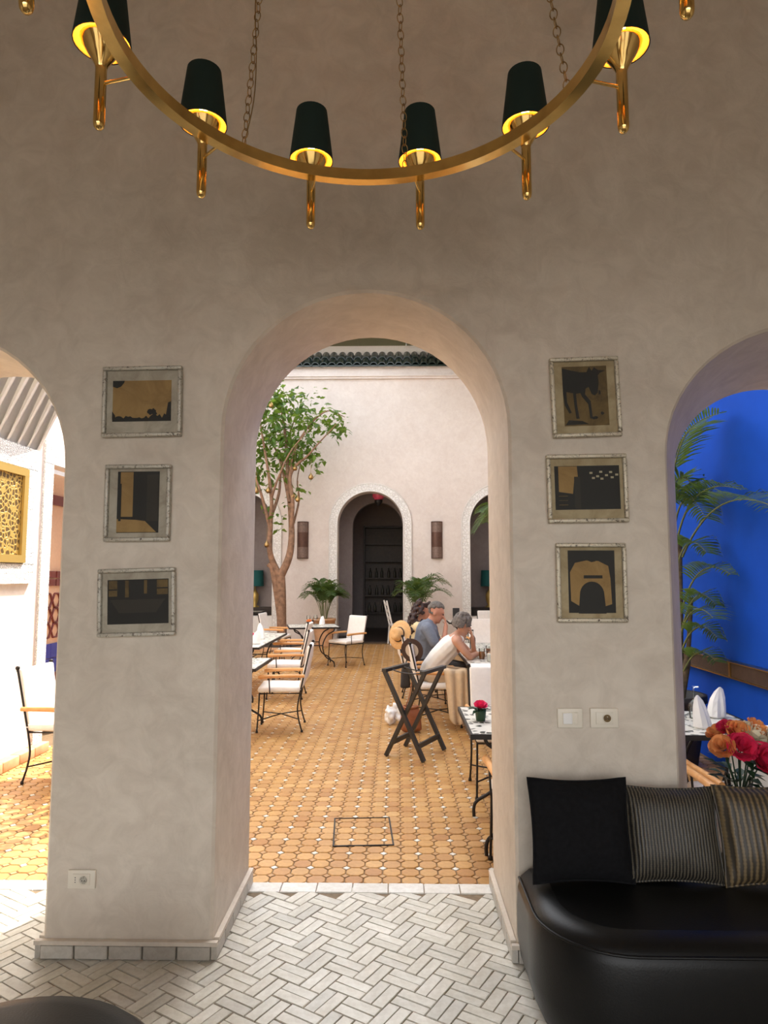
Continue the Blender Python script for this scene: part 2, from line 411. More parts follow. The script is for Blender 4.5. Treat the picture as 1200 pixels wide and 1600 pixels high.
def mat_board(name, c, d):
    m = Mat(name); m.set(Roughness=.8); nz = m.noise(7, 5, .65, dist=1); m.color(m.ramp(nz, [(.35, d), (.6, c)])); return m.m
M['board_grey'] = mat_board('stained_grey_mat', (.54, .48, .39, 1), (.38, .32, .25, 1))
M['board_tan'] = mat_board('stained_tan_mat', (.50, .40, .25, 1), (.36, .27, .15, 1))
M['sepia'] = mat_board('sepia_print', (.41, .255, .10, 1), (.30, .18, .07, 1))
M['sepia_dark'] = mat_board('dark_sepia_print', (.20, .13, .05, 1), (.10, .065, .03, 1))
M['ink'] = plain('black_print_ink', (.016, .013, .010, 1), .6)
M['ink_soft'] = plain('brown_black_ink', (.035, .026, .018, 1), .6)
M['ivory'] = plain('ivory_print', (.50, .42, .28, 1), .7)

# ------------------------------------------------------------------ setting: the room
YW, YB, ZC = 2.90, 3.59, -0.15            # front wall faces, courtyard floor level

def arch_path(a, grow=0.0, n=28, z0=0.0):
    cx, hw, sp, rise = a['cx'], a['hw'] + grow, a['sp'], a['rise'] + grow
    b = a.get('base', z0)
    pts = [(cx - hw, b)]
    pts += [(cx - hw * math.cos(math.pi * i / n), sp + rise * math.sin(math.pi * i / n)) for i in range(n + 1)]
    return pts + [(cx + hw, b)]
def arch_wall(x0, x1, y0, y1, z0, z1, fronts, backs=None, ch=.012, n=28):
    """wall in the xz plane pierced by arches; fronts/backs: the arch at either face"""
    mb = MB(); backs = backs or fronts
    for ars, y, flip, in ((fronts, y0, False), (backs, y1, True)):
        fs = lambda q: q[::-1] if flip else q
        xs = x0
        for a in ars:
            P = arch_path(a, ch, n, z0)
            l = P[0][0]
            mb.add([(xs, y, z0), (l, y, z0), (l, y, z1), (xs, y, z1)], [fs((0, 1, 2, 3))])
            for i in range(1, len(P) - 2):
                p, q = P[i], P[i + 1]
                mb.add([(p[0], y, p[1]), (q[0], y, q[1]), (q[0], y, z1), (p[0], y, z1)], [fs((0, 1, 2, 3))])
            xs = P[-1][0]
        mb.add([(xs, y, z0), (x1, y, z0), (x1, y, z1), (xs, y, z1)], [fs((0, 1, 2, 3))])
    for a, b in zip(fronts, backs):
        loops = [[(x, y0, z) for x, z in arch_path(a, ch, n, z0)], [(x, y0 + ch, z) for x, z in arch_path(a, 0, n, z0)],
                 [(x, y1 - ch, z) for x, z in arch_path(b, 0, n, z0)], [(x, y1, z) for x, z in arch_path(b, ch, n, z0)]]
        m = len(loops[0])
        for A, B in zip(loops, loops[1:]):
            mb.add(A + B, [(i, i + m, i + 1 + m, i + 1)[::-1] for i in range(m - 1)], True)
    mb.add([(x0, y0, z1), (x1, y0, z1), (x1, y1, z1), (x0, y1, z1)], [(0, 1, 2, 3)])
    mb.add([(x0, y0, z0), (x0, y1, z0), (x0, y1, z1), (x0, y0, z1)], [(3, 2, 1, 0)])
    mb.add([(x1, y0, z0), (x1, y1, z0), (x1, y1, z1), (x1, y0, z1)], [(0, 1, 2, 3)])
    return mb
FR = [dict(cx=-2.075, hw=.62, sp=2.03, rise=.60), dict(cx=-.138, hw=.619, sp=2.18, rise=.62), dict(cx=1.82, hw=.66, sp=2.06, rise=.58)]
BK = [dict(cx=-2.075, hw=.62, sp=2.03, rise=.60), dict(cx=-.138, hw=.619, sp=2.20, rise=.635), dict(cx=1.95, hw=.485, sp=2.10, rise=.435)]
struct('wall_front', arch_wall(-4.6, 4.6, YW, YB, -.2, 5.6, FR, BK), M['wall'])
# low sill wall behind the bench in the right arch
struct('wall_sill', MB().box((1.84, (YW + YB) / 2 + .005, .11), (1.50, YB - YW - .04, .62)), M['wall'])
struct('wall_left', MB().box((-4.1, .1, 2.7), (.2, 5.6, 5.8)), M['wall'])
struct('wall_right', MB().box((3.9, .1, 2.7), (.2, 5.6, 5.8)), M['wall'])
wb = MB()
for x0, x1 in ((-4.2, -2.7), (2.7, 4.2)): wb.box(((x0 + x1) / 2, -2.8, 2.7), (x1 - x0, .2, 5.8))
wb.box((0, -2.8, 4.55), (5.4, .2, 2.1))
struct('wall_back', wb, M['wall'])
struct('ceiling', MB().box((-.1, .05, 5.65), (8.4, 5.9, .12)), M['wall'])
# interior floor: paired bricks in a turned herringbone
fl = struct('floor', MB().box((-.1, .40, -.055), (8.2, 6.38, .10)), M['grout'], 'brown grouted brick floor of the room')
BL, BW = .147, .098
ang = rad(-31); u = Vector((math.cos(ang), math.sin(ang))); v = Vector((-math.sin(ang), math.cos(ang)))
def brick_mesh(name, lx, ly, h, g, mat, inset=.003):
    mb = MB(); x, y = lx / 2 - g, ly / 2 - g
    mb.prism([(-x, -y), (x, -y), (x, y), (-x, y)], -h, 0, inset=inset); return mb.mesh(name, mat)
bm_u = brick_mesh('brick', BL, BW / 2, .012, .0022, M['brick'])
cand = []; rest = MB()
O = Vector((-.1, 2.9))
for i in range(-45, 46):
    for j in range(-22, 23):
        base = O + (u * BW - v * BW) * i + (u * (BL + BW) + v * (BL - BW)) * j
        for k in (0, 1):
            cand.append((base + u * BL / 2 + v * (BW / 4 + k * BW / 2), ang))
            cand.append((base + u * (BL + BW / 4 + k * BW / 2) + v * BL / 2, ang + math.pi / 2))
def inside_floor(c): return -2.9 < c.x < 2.2 and 1.2 < c.y < YB - .115
def in_pier(c): return c.y > YW + .09 and ((-1.36 < c.x < -.86) or c.x > .58)
vis = []; hid = []
for c, a in cand:
    if not inside_floor(c) or in_pier(c): continue
    px, py = proj((c.x, c.y, 0)); on = -15 < px < 830 and py < 1615
    if on and px < 200 and py > 1565: on = False
    (vis if on else hid).append((c, a, py))
vis.sort(key=lambda t: -t[2])
for n_, (c, a, _) in enumerate(vis[:300]):
    tilt = (R.uniform(-.006, .006), R.uniform(-.006, .006), a + R.uniform(-.012, .012))
    link('brick', bm_u, fl, (c.x, c.y, R.uniform(-.0015, .0012)), tilt)
for c, a, _ in vis[300:] + hid:
    Mx = Matrix.Translation((c.x, c.y, R.uniform(-.0015, .001))) @ Matrix.Rotation(a, 4, 'Z')
    x, y = BL / 2 - .0022, BW / 4 - .0022
    rest.prism([(-x, -y), (x, -y), (x, y), (-x, y)], -.012, 0, M=Mx, inset=.003)
tag(rest.build('brick', M['brick'], fl), kind='stuff')
# white edge bricks along the thresholds
tm = brick_mesh('threshold_brick', .178, .105, .03, .002, M['thresh'])
for x0, n_ in ((-.757 + .089, 7), (-2.695 + .089, 7)):
    for i in range(n_): link('threshold_brick', tm, fl, (x0 + i * .178 - .004, YB - .055, .002 + R.uniform(-.001, .001)))
# baseboards of glazed bricks round the piers
bb = brick_mesh('base_brick', .135, .055, .024, .0025, M['basebrick'])
def baseboard(name, runs):
    root = link(name, None); tag(root, kind='structure')
    for (p, q, nx, ny) in runs:
        p, q = Vector(p), Vector(q); L = (q - p).length; n_ = max(1, round(L / .137)); d = (q - p) / L
        for i in range(n_):
            c = p + d * (i + .5) * L / n_
            o = link('base_brick', bb, root); o.scale = (L / n_ / .137, 1, 1)
            X = Vector((d.x, d.y, 0)); Z = Vector((nx, ny, 0)); Y = Z.cross(X)
            o.matrix_world = Matrix.Translation((c.x + nx * .024, c.y + ny * .024, .0285)) @ Matrix((X, Y, Z)).transposed().to_4x4() @ Matrix.Diagonal((L / n_ / .137, 1, 1, 1))
    cv = MB()
    for (p, q, nx, ny) in runs:
        c = ((p[0] + q[0]) / 2 + nx * .013, (p[1] + q[1]) / 2 + ny * .013, .064); L = (Vector(p) - Vector(q)).length
        if ny == 0: c = (c[0], c[1] + .022, c[2])
        cv.box(c, (L + .05 if nx == 0 else .022, L - .035 if ny == 0 else .022, .016))
    cv.build('plaster_cove', M['wall'], root)
baseboard('baseboard_left', [((-1.455, YW), (-.757, YW), 0, -1), ((-.757, YW - .02), (-.757, YB - .01), 1, 0), ((-1.455, YB - .01), (-1.455, YW - .02), -1, 0)])
baseboard('baseboard_right', [((.481, YW), (1.16, YW), 0, -1), ((.481, YB - .01), (.481, YW - .02), -1, 0)])

# ------------------------------------------------------------------ setting: the courtyard
TP = .106
cfl = struct('courtyard_floor', MB().box((-.3, 10.5, ZC - .055), (9.0, 13.92, .10)), M['grout2'], 'ochre tiled courtyard floor')
def octa(w, c): h = w / 2; return [(-h, -h + c), (-h + c, -h), (h - c, -h), (h, -h + c), (h, h - c), (h - c, h), (-h + c, h), (-h, h - c)]
tile_poly = octa(TP - .006, .026); tmesh = MB(); tmesh.prism(tile_poly, -.012, 0, inset=.004); tmesh = tmesh.mesh('floor_tile', M['tile'])
dia = [(-.0205, 0), (0, -.0205), (.0205, 0), (0, .0205)]
wmesh = MB(); wmesh.prism(dia, -.012, -.001); wmesh = wmesh.mesh('cabochon', M['cab'])
rest = MB(); wrest = MB(); orest = MB(); cand = []; wc = []
x00, y00 = -.300 - TP * 32, 4.135 - TP * 6
for i in range(0, 64):
    for j in range(0, 128):
        x, y = x00 + (i + .5) * TP, y00 + (j + .5) * TP
        if not (-3.46 < x < 2.9 and YB + .03 < y < 17.25): continue
        px, py = proj((x, y, ZC)); on = (385 < px < 775 and py < 1385) or (-10 < px < 84 and py < 1385)
        cand.append((on, y, x))
        if i % 1 == 0:
            X, Y = x00 + i * TP, y00 + j * TP
            px, py = proj((X, Y, ZC)); on2 = (388 < px < 772 and py < 1382) or (-5 < px < 84 and py < 1382)
            if i % 2 == 0 and j % 2 == 0: wc.append((on2, Y, X))
            else: orest.prism(dia, -.012, -.001, M=Matrix.Translation((X, Y, ZC)))
cand.sort(key=lambda t: (not t[0], t[1])); wc.sort(key=lambda t: (not t[0], t[1]))
def wob(): return R.uniform(-.0018, .0012)
for k, (on, y, x) in enumerate(cand):
    if k < 300: link('floor_tile', tmesh, cfl, (x, y, ZC + wob()), (R.uniform(-.012, .012), R.uniform(-.012, .012), R.uniform(-.02, .02)))
    else: rest.prism(tile_poly, -.012, 0, M=Matrix.Translation((x, y, ZC + wob())) @ Matrix.Rotation(R.uniform(-.012, .012), 4, 'X') @ Matrix.Rotation(R.uniform(-.012, .012), 4, 'Y'), inset=.004)
for k, (on, y, x) in enumerate(wc):
    if k < 120: link('cabochon', wmesh, cfl, (x, y, ZC), (0, 0, R.uniform(-.1, .1)))
    else: wrest.prism(dia, -.012, -.001, M=Matrix.Translation((x, y, ZC)))
for mb, nm, mt in ((rest, 'floor_tile', 'tile'), (wrest, 'cabochon', 'cab'), (orest, 'cabochon', 'ocab')): tag(mb.build(nm, M[mt], cfl), kind='stuff')
hatch = thing('floor_hatch', 'square floor hatch with a thin dark metal rim set in the ochre tiles', 'hatch', (-.235, 4.70, ZC), rad(4))
for c, d in (((0, -.245, .0015), (.385, .010, .008)), ((0, .245, .0015), (.385, .006, .006)), ((-.19, 0, .0015), (.010, .49, .008)), ((.19, 0, .0015), (.010, .49, .008))):
    MB().box(c, d).build('rim_strip', M['iron'], hatch)
# far wall with three arches
YF = 17.40
FA = [dict(cx=-4.04, hw=.842, sp=2.86, rise=.842), dict(cx=-.695, hw=.842, sp=2.86, rise=.842), dict(cx=2.70, hw=.842, sp=2.86, rise=.842)]
struct('wall_far', arch_wall(-6.2, 4.4, YF, YF + .45, -.25, 7.02, FA), M['court'])
for k, a in enumerate(FA):
    mb = MB(); i0 = arch_path(a, .0, 28, ZC); o0 = arch_path(a, .20, 28, ZC); m = len(i0)
    L = [[(x, YF + .02, z) for x, z in i0], [(x, YF - .045, z) for x, z in i0], [(x, YF - .045, z) for x, z in o0], [(x, YF + .02, z) for x, z in o0]]
    for A, B in zip(L, L[1:]): mb.add(A + B, [(i, i + 1, i + 1 + m, i + m) for i in range(m - 1)])
    t = struct('trim_%d' % (k + 1), mb, M['stucco'])
    e = MB(); o1 = arch_path(a, .21, 28, ZC); e.tube([(x, YF - .045, z) for x, z in o1], .014, 6); e.tube([(x, YF - .05, z) for x, z in arch_path(a, .012, 28, ZC)], .016, 6); e.build('moulding', M['white'], t)
cm = MB(); cm.box((-.9, YF - .03, 6.70), (10.6, .10, .05)); cm.box((-.9, YF - .05, 6.74), (10.6, .14, .03)); struct('trim_4', cm, M['court'])
struct('wall_parapet', MB().box((-.9, YF + .62, 7.28), (10.6, .2, .95)), M['white'])
# green glazed roof tiles, one by one
roof = link('roof_far', None); tag(roof, 'row of dark green glazed roof tiles along the far wall', None, None, 'structure')
rd = MB(); rd.add([(-6.2, YF - .13, 7.02), (4.4, YF - .13, 7.02), (4.4, YF + .52, 7.50), (-6.2, YF + .52, 7.50), (-6.2, YF - .13, 6.98), (4.4, YF - .13, 6.98)], [(0, 1, 2, 3), (4, 5, 1, 0)]); rd.build('roof_bed', M['rooftile'], roof)
rt = MB(); nseg = 8; vs = []
for yy, zz, r in ((0, 0, .108), (.36, .27, .088)):
    for rr in (r, r - .02):
        vs += [(rr * math.cos(math.pi * k / nseg), yy, zz + rr * .95 * math.sin(math.pi * k / nseg)) for k in range(nseg + 1)]
q = nseg + 1; fs = []
for k in range(nseg): fs += [(k, k + 1, 2 * q + k + 1, 2 * q + k), (q + k, 3 * q + k, 3 * q + k + 1, q + k + 1), (k, q + k, q + k + 1, k + 1), (2 * q + k, 2 * q + k + 1, 3 * q + k + 1, 3 * q + k)]
rt.add(vs, fs, False); rt = rt.mesh('roof_tile', M['rooftile'])
for i in range(30):
    for r_ in (0, 1): link('roof_tile', rt, roof, (-4.1 + i * .218, YF - .16 + r_ * .31, 6.99 + r_ * .25), (0, 0, R.uniform(-.03, .03)))
# olive eave boards above the parapet
ev = link('roof_eave', None); tag(ev, 'olive board eave above the green roof tiles', None, None, 'structure')
for i in range(8): MB().box((-5.6 + i * 1.3, YF - .05, 7.78), (1.297, 1.72, .04)).build('eave_board', M['olive'], ev)
# side walls of the courtyard
struct('wall_court_left', MB().box((-3.62, 4.91, 2.2), (.24, 2.64, 5.2)).box((-3.62, 6.49, 2.2), (.24, .52, 5.2)).box((-3.62, 7.40, 3.75), (.24, 1.3, 2.1)).box((-3.62, 8.95, 2.2), (.24, 1.8, 5.2))
       .box((-5.0, 9.95, 2.2), (3.0, .2, 5.2)).box((-6.3, 13.7, 3.0), (.2, 7.5, 7.0)), M['leftwall'])
struct('wall_blue', MB().box((3.07, 5.5, 3.67), (.3, 3.82, 7.84)), M['blue'])
struct('wall_court_right', MB().box((3.07, 12.6, 3.67), (.3, 10.38, 7.84)), M['court'])
# unseen olive awning, added to keep direct sun off the middle of the courtyard
aw = link('roof_sun_blocker', None); tag(aw, 'unseen olive awning added over the right side of the courtyard to block sun', None, None, 'structure')
for x0, x1, y0, y1 in ((1.14, 3.2, 6.4, 9.2), (1.14, 3.2, 9.22, 11.7), (.40, 3.2, 11.72, 14.4), (.40, 3.2, 14.42, 17.4)):
    MB().box(((x0 + x1) / 2, (y0 + y1) / 2, 7.62), (x1 - x0, y1 - y0, .03)).build('sun_blocker_panel', M['olive'], aw); MB().tube([(x0, y0, 7.59), (x1, y0, 7.59)], .03, 8).build('sun_blocker_bar', M['iron'], aw)
kb = link('trim_5', None); tag(kb, 'ochre tiled kerb along the foot of the pale wall', None, None, 'structure')
for i in range(12): MB().rbox((-3.45, 3.75 + i * .26, ZC + .045), (.10, .255, .09), .008, k=1).build('kerb_tile', M['terracotta'], kb)
# dim rooms behind the far arches
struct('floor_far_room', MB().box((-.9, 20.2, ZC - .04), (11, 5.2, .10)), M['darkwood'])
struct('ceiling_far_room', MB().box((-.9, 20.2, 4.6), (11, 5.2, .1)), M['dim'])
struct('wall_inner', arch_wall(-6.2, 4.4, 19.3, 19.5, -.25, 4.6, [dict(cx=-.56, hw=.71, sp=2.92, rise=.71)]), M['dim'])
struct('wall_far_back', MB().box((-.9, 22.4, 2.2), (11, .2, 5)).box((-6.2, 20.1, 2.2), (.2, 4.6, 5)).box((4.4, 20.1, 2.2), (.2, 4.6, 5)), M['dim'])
struct('wall_dado', MB().box((-4.04, YF + .2, .12), (1.72, .36, .78)).box((2.70, YF + .2, .12), (1.72, .36, .78)), M['white'])

# ------------------------------------------------------------------ left courtyard wall: screen, carved borders, corbels, doorway
XL = -3.50
sc = thing('fretwork_screen', 'gold fretwork window screen in a white carved border on the pale wall', 'screen', (XL, 5.35, 2.10))
MB().box((.02, 0, 0), (.03, 1.60, .74)).build('fret_panel', M['fret'], sc)
for c, d in (((.03, 0, .40), (.06, 1.75, .07)), ((.03, 0, -.40), (.06, 1.75, .07)), ((.03, .84, 0), (.058, .07, .73)), ((.03, -.84, 0), (.058, .07, .73))): MB().box(c, d).build('frame_bar', M['goldframe'], sc)
for c, d in (((.015, 0, .545), (.05, 2.12, .20)), ((.015, 0, -.535), (.05, 2.12, .18)), ((.015, .97, 0), (.05, .18, .90)), ((.015, -.97, 0), (.05, .18, .90))): MB().box(c, d).build('carved_border', M['stucco_fine'], sc)
cb = thing('corbel_canopy', 'row of cream slanted corbel boards above the gold screen', 'corbels', (XL, 5.2, 2.755))
for i in range(16):
    y = -1.35 + i * .17
    MB().prism([(0, 0), (.03, 0), (.30, .55), (.30, .62), (0, .62)], -.018, .018, M=Matrix(((1, 0, 0, 0), (0, 0, 1, y), (0, 1, 0, 0), (0, 0, 0, 1)))).build('corbel', M['white'], cb)
MB().box((.16, -.07, .64), (.32, 2.75, .03)).build('canopy_board', M['white'], cb)
bk = MB(); bk.add([(.01, -1.43, 0), (.01, 1.28, 0), (.26, 1.28, .62), (.26, -1.43, .62)], [(0, 1, 2, 3), (3, 2, 1, 0)]); bk.build('sloped_back', M['white'], cb)
dr = link('door_1', None, None, (XL, 7.35, ZC)); tag(dr, 'doorway with a white carved surround in the sunlit wall', None, None, 'structure')
for c, d in (((.0, -.69, 1.408), (.04, .17, 2.815)), ((.0, .69, 1.408), (.04, .17, 2.815)), ((.0, 0, 2.93), (.04, 1.55, .22))): MB().box(c, d).build('carved_surround', M['stucco_fine'], dr)
MB().box((-.42, 0, 1.4), (.05, 1.3, 2.9)).build('recess_wall', M['peach'], dr)
MB().box((-.385, 0, 2.55), (.03, 1.2, .11)).build('lintel', M['maroon'], dr)
for i in range(8):
    for j in range(2): MB().box((-.385, -.56 + i * .16, 1.62 + j * .09), (.02, .14, .075)).build('dado_tile', M['maroon'], dr)
lt = MB()
for i in range(7):
    for j in range(3):
        cy, cz = -.54 + i * .18, 1.08 + j * .17
        lt.tube([(-.385, cy + .085 * math.cos(k * math.pi / 3), cz + .085 * math.sin(k * math.pi / 3)) for k in range(6)], .012, 5, closed=True)
lt.build('lattice', M['maroon'], dr)
for i in range(7):
    for j in range(5): MB().box((-.388, -.54 + i * .18, .2 + j * .165), (.02, .172, .157)).build('dado_tile', M['bluetile' if j > 2 else 'maroon'], dr)

# ------------------------------------------------------------------ chandelier
CX, CY = -.0875, 1.54
ch = thing('chandelier', 'brass ring chandelier with dark green cone shades hanging on chains', 'chandelier', (CX, CY, 2.745))
rg = MB(); n = 96; vs = []
for k in range(n):
    a = 2 * math.pi * k / n
    for r_, z_ in ((.598, .113), (.632, .113), (.632, .150), (.598, .150)): vs.append((r_ * math.cos(a), r_ * math.sin(a), z_))
for e in range(4):
    q = []; 
    for k in range(n): q += [vs[k * 4 + e], vs[k * 4 + (e + 1) % 4]]
    rg.add(q, [(2 * k, 2 * k + 1, (2 * k + 3) % (2 * n), (2 * k + 2) % (2 * n)) for k in range(n)], True)
ring = rg.build('ring', M['brass'], ch)
PH = rad(-163.3 + 360)
stem = MB(); stem.lathe([(.001, 0), (.008, .002), (.0135, .009), (.0155, .02), (.0155, .19), (.013, .2)], 14); stem = stem.mesh('stem', M['brass'])
rod = MB(); rod.tube([(-.125, 0, .132), (0, 0, .132)], .0048, 8); rod = rod.mesh('rod', M['brass'])
cup = MB(); cup.lathe([(.014, .17), (.017, .185), (.034, .215), (.056, .25), (.058, .256), (.052, .256), (.03, .222), (.012, .2)], 20); cup = cup.mesh('cup', M['brass'])
shd = MB(); shd.lathe([(.0765, .248), (.054, .432)], 28); shd.f = shd.f[:28]; shd.sm = shd.sm[:28]; shd.mi = shd.mi[:28]
shd.add([(r_ * math.cos(2 * math.pi * k / 28), r_ * math.sin(2 * math.pi * k / 28), z_) for r_, z_ in ((.0765, .248), (.0735, .248)) for k in range(28)], [(k, (k + 1) % 28, 28 + (k + 1) % 28, 28 + k) for k in range(28)])
shd = shd.mesh('shade', M['green_shade'])
lin = MB(); lin.lathe([(.0735, .249), (.0515, .43)], 28); lin.f = lin.f[:28]; lin.sm = lin.sm[:28]; lin.mi = lin.mi[:28]; lin = lin.mesh('lining', M['gold_lining'])
blb = MB(); blb.lathe([(.010, .255), (.011, .29), (.017, .32), (.015, .345), (.003, .365)], 10); blb = blb.mesh('bulb', M['bulb'])
for k in range(12):
    a = PH - k * math.pi / 6
    s_ = link('stem', stem, ch, (.735 * math.cos(a), .735 * math.sin(a), 0), (0, 0, a))
    for nm, me in (('rod', rod), ('cup', cup), ('shade', shd), ('lining', lin), ('bulb', blb)): link(nm, me, s_)
    pl = lamp('candle_light', 'POINT', (0, 0, .335), .75, (1.0, .60, .22), shadow_soft_size=.02); pl.parent = s_
lk = MB(); lk.tube([(.0105 * math.cos(2 * math.pi * k / 12), 0, .0155 * math.sin(2 * math.pi * k / 12)) for k in range(12)], .0016, 5, closed=True); lk_me = lk.mesh('link', M['oldbrass'])
for k, an in enumerate((130, 79, 23, -37, -97, -157)):
    a = rad(an); s0 = Vector((.612 * math.cos(a), .612 * math.sin(a), .150)); top = Vector((.09 * math.cos(a), .09 * math.sin(a), 2.85))
    d = (top - s0); L = d.length; d.normalize(); step = .0255; N = int(L / step)
    rq = d.to_track_quat('Z', 'Y').to_matrix(); upper = MB()
    upper.tube([s0, s0 - Vector((0, 0, .02))], .004, 6)
    links = []
    for i in range(N):
        p = s0 + d * (i + .5) * step; Rm = rq @ Matrix.Rotation((i % 2) * math.pi / 2 + .6, 3, 'Z')
        if an > 0 and i < 24: links.append((p, Rm))
        else: upper.add([p + Rm @ Vector(v_) for v_ in lk.v], lk.f, True)
    cho = upper.build('chain', M['oldbrass'], ch)
    for p, Rm in links: link('link', lk_me, cho, p, Rm.to_euler())
s0 = Vector((.612 * math.cos(rad(130)), .612 * math.sin(rad(130)), .150)); top = Vector((.06 * math.cos(rad(130)), .06 * math.sin(rad(130)), 2.85))
MB().tube(spline([s0.lerp(top, t) + Vector((.016 * math.sin(t * 26), 0, 0)) for t in (0, .05, .1, .15, .2, .3, .5, 1)], 4), .0018, 5).build('flex', M['oldbrass'], ch)
MB().lathe([(.001, 2.65), (.05, 2.68), (.09, 2.84), (.10, 2.85)], 20).build('ceiling_rose', M['brass'], ch)

# ------------------------------------------------------------------ pictures on the piers
def picture(label, c, w, h, rot, frame, board, pw, ph, shapes, off=(0, 0)):
    t = thing('framed_picture', label, 'picture', (c[0], YW - .001, c[1]), 0, 'framed prints on the piers')
    t.rotation_euler = (0, rad(-rot), 0)
    b = .017
    for (x0, z0, x1, z1) in ((-w / 2, h / 2 - b, w / 2, h / 2), (-w / 2, -h / 2, w / 2, -h / 2 + b), (-w / 2, -h / 2 + b, -w / 2 + b, h / 2 - b), (w / 2 - b, -h / 2 + b, w / 2, h / 2 - b)):
        MB().rbox(((x0 + x1) / 2, -.014, (z0 + z1) / 2), (x1 - x0, .028, z1 - z0), .006, k=2).build('frame_bar', M[frame], t)
    MB().box((0, -.006, 0), (w - b, .008, h - b)).build('mount', M[board], t)
    ox, oz = off
    for i, (nm, mat, poly) in enumerate(shapes):
        mb = MB(); mb.prism([(ox + x * pw / 2, oz + y * ph / 2) for x, y in poly], .0102 + i * .0006, .0107 + i * .0006, M=Matrix(((1, 0, 0, 0), (0, 0, -1, 0), (0, 1, 0, 0), (0, 0, 0, 1))))
        if i == 0: pr = mb.build(nm, M[mat], t)
        else: mb.build(nm, M[mat], pr)
    MB().box((0, -.0195, 0), (w - 2 * b, .002, h - 2 * b)).build('glass_pane', M['pane'], t)
FULL = [(-1, -1), (1, -1), (1, 1), (-1, 1)]
rect = lambda x0, y0, x1, y1: [(x0, y0), (x1, y0), (x1, y1), (x0, y1)]
def jag(y, amp, n=26, seed=1):
    r_ = random.Random(seed); return [(1, -1)] + [(1 - 2 * i / n, y + r_.uniform(0, amp) + (.18 if i < 9 else 0) * r_.random()) for i in range(n + 1)] + [(-1, -1)]
def disc(cx, cy, rx, ry, n=14, wob_=0, seed=0):
    r_ = random.Random(seed); return [(cx + rx * math.cos(2 * math.pi * k / n) * (1 + r_.uniform(-wob_, wob_)), cy + ry * math.sin(2 * math.pi * k / n) * (1 + r_.uniform(-wob_, wob_))) for k in range(n)]
picture('silver-framed sepia skyline print, topmost on the left pier', (-1.113, 2.306), .349, .313, .74, 'silver', 'board_grey', .258, .182,
        [('print', 'sepia', FULL), ('horizon', 'ink', jag(-.86, .14)), ('leaf_blot', 'ink', [(-1, 1), (-1, .72), (-.86, .64), (-.72, .72), (-.62, .9), (-.60, 1)]), ('treetops', 'ink', disc(.36, -.55, .16, .16, 16, .4, 3)), ('palm_blot', 'ink', [(.82, -.8), (.90, -.1), (1, -.05), (1, -.8)]), ('corner_blot', 'ink', [(-1, -.5), (-.9, -.7), (-.88, -.9), (-1, -.9)])], (-.003, .004))
picture('silver-framed sepia doorway print, middle of the left pier', (-1.118, 1.861), .286, .332, .3, 'silver', 'board_grey', .182, .266,
        [('print', 'ink', FULL), ('sunlit_wall', 'sepia', rect(-.86, -.48, -.25, .98)), ('doorstep', 'sepia', [(-1, -.98), (.9, -.98), (.35, -.62), (-.1, -.58), (-1, -.55)]), ('louvre_panel', 'ink_soft', rect(.42, -.62, .98, .9)), ('door_post', 'ink', rect(-.92, -.62, -.80, .6))], (0, .004))
picture('silver-framed dark arcade print, lowest on the left pier', (-1.108, 1.437), .332, .287, 1.64, 'silver', 'board_grey', .262, .188,
        [('print', 'ink', FULL), ('pillar', 'sepia_dark', rect(-.96, .25, -.68, .96)), ('pillar', 'sepia_dark', rect(-.42, .2, -.30, .96)), ('pillar', 'sepia_dark', rect(.20, .35, .30, .96)), ('pillar', 'sepia_dark', rect(.62, .3, .98, .96)), ('mortar', 'ink', rect(-.96, .52, -.68, .58)), ('mortar', 'ink', rect(.62, .56, .98, .62)), ('floor_glow', 'ink_soft', [(-.9, .1), (.9, .1), (.6, -.5), (-.6, -.5)])], (.004, .002))
donkey = [(-1, .95), (-.55, .86), (-.2, .80), (.1, .80), (.22, .98), (.34, .84), (.45, .96), (.62, .86), (.95, .84), (.7, .76), (.6, .68), (.62, .42), (.55, .1), (.42, .0), (.28, .06), (.16, .30), (.02, .24), (-.02, .05), (.22, -.18), (.26, -.72), (.16, -.76), (.10, -.28), (-.16, -.02), (-.22, .1), (-.42, .08), (-.40, -.3), (-.32, -.76), (-.46, -.76), (-.52, -.3), (-.55, .1), (-.85, .15), (-.84, -.2), (-.66, -.55), (-.76, -.58), (-.95, -.3), (-1, .1)]
def tri(poly): return poly
picture('cream-framed print of a black donkey, topmost on the right pier', (.812, 2.316), .296, .350, 1.64, 'gilt', 'board_tan', .192, .262,
        [('print', 'sepia_dark', FULL), ('donkey_silhouette', 'ink', donkey), ('ground_shadow', 'ink', [(-.95, -.96), (.1, -.95), (-.2, -.84), (-.8, -.80)]), ('stone', 'ink', disc(.35, -.75, .14, .05, 10, .4, 5)), ('stone', 'ink', disc(.7, -.6, .08, .05, 9, .4, 6)), ('stone', 'ink', disc(.62, .1, .06, .08, 9, .4, 7))], (.002, .006))
picture('cream-framed dark interior print, middle of the right pier', (.809, 1.919), .341, .293, .84, 'gilt', 'board_tan', .276, .188,
        [('print', 'ink', FULL), ('lit_wall', 'sepia', [(-.88, -.18), (-.45, -.28), (-.40, .35), (-.28, .5), (-.3, .98), (-.88, .98)]), ('curtain', 'ink_soft', rect(-.4, -.95, -.22, .5))] + [('lattice_hole', 'ivory', rect(x, y, x + .09, y + .09)) for x, y in ((.08, .62), (.28, .46), (.38, .66), (.55, .5), (.68, .64), (.72, .40), (.86, .52), (.14, .38), (.40, .34))] + [('stair_line', 'sepia_dark', rect(-.9, y, -.62, y + .03)) for y in (-.4, -.6, -.8)], (.002, .004))
arch_in = [(.55 * math.cos(math.pi * k / 14), -.40 + .42 * math.sin(math.pi * k / 14)) for k in range(15)] + [(-.62, -1), (.62, -1)]
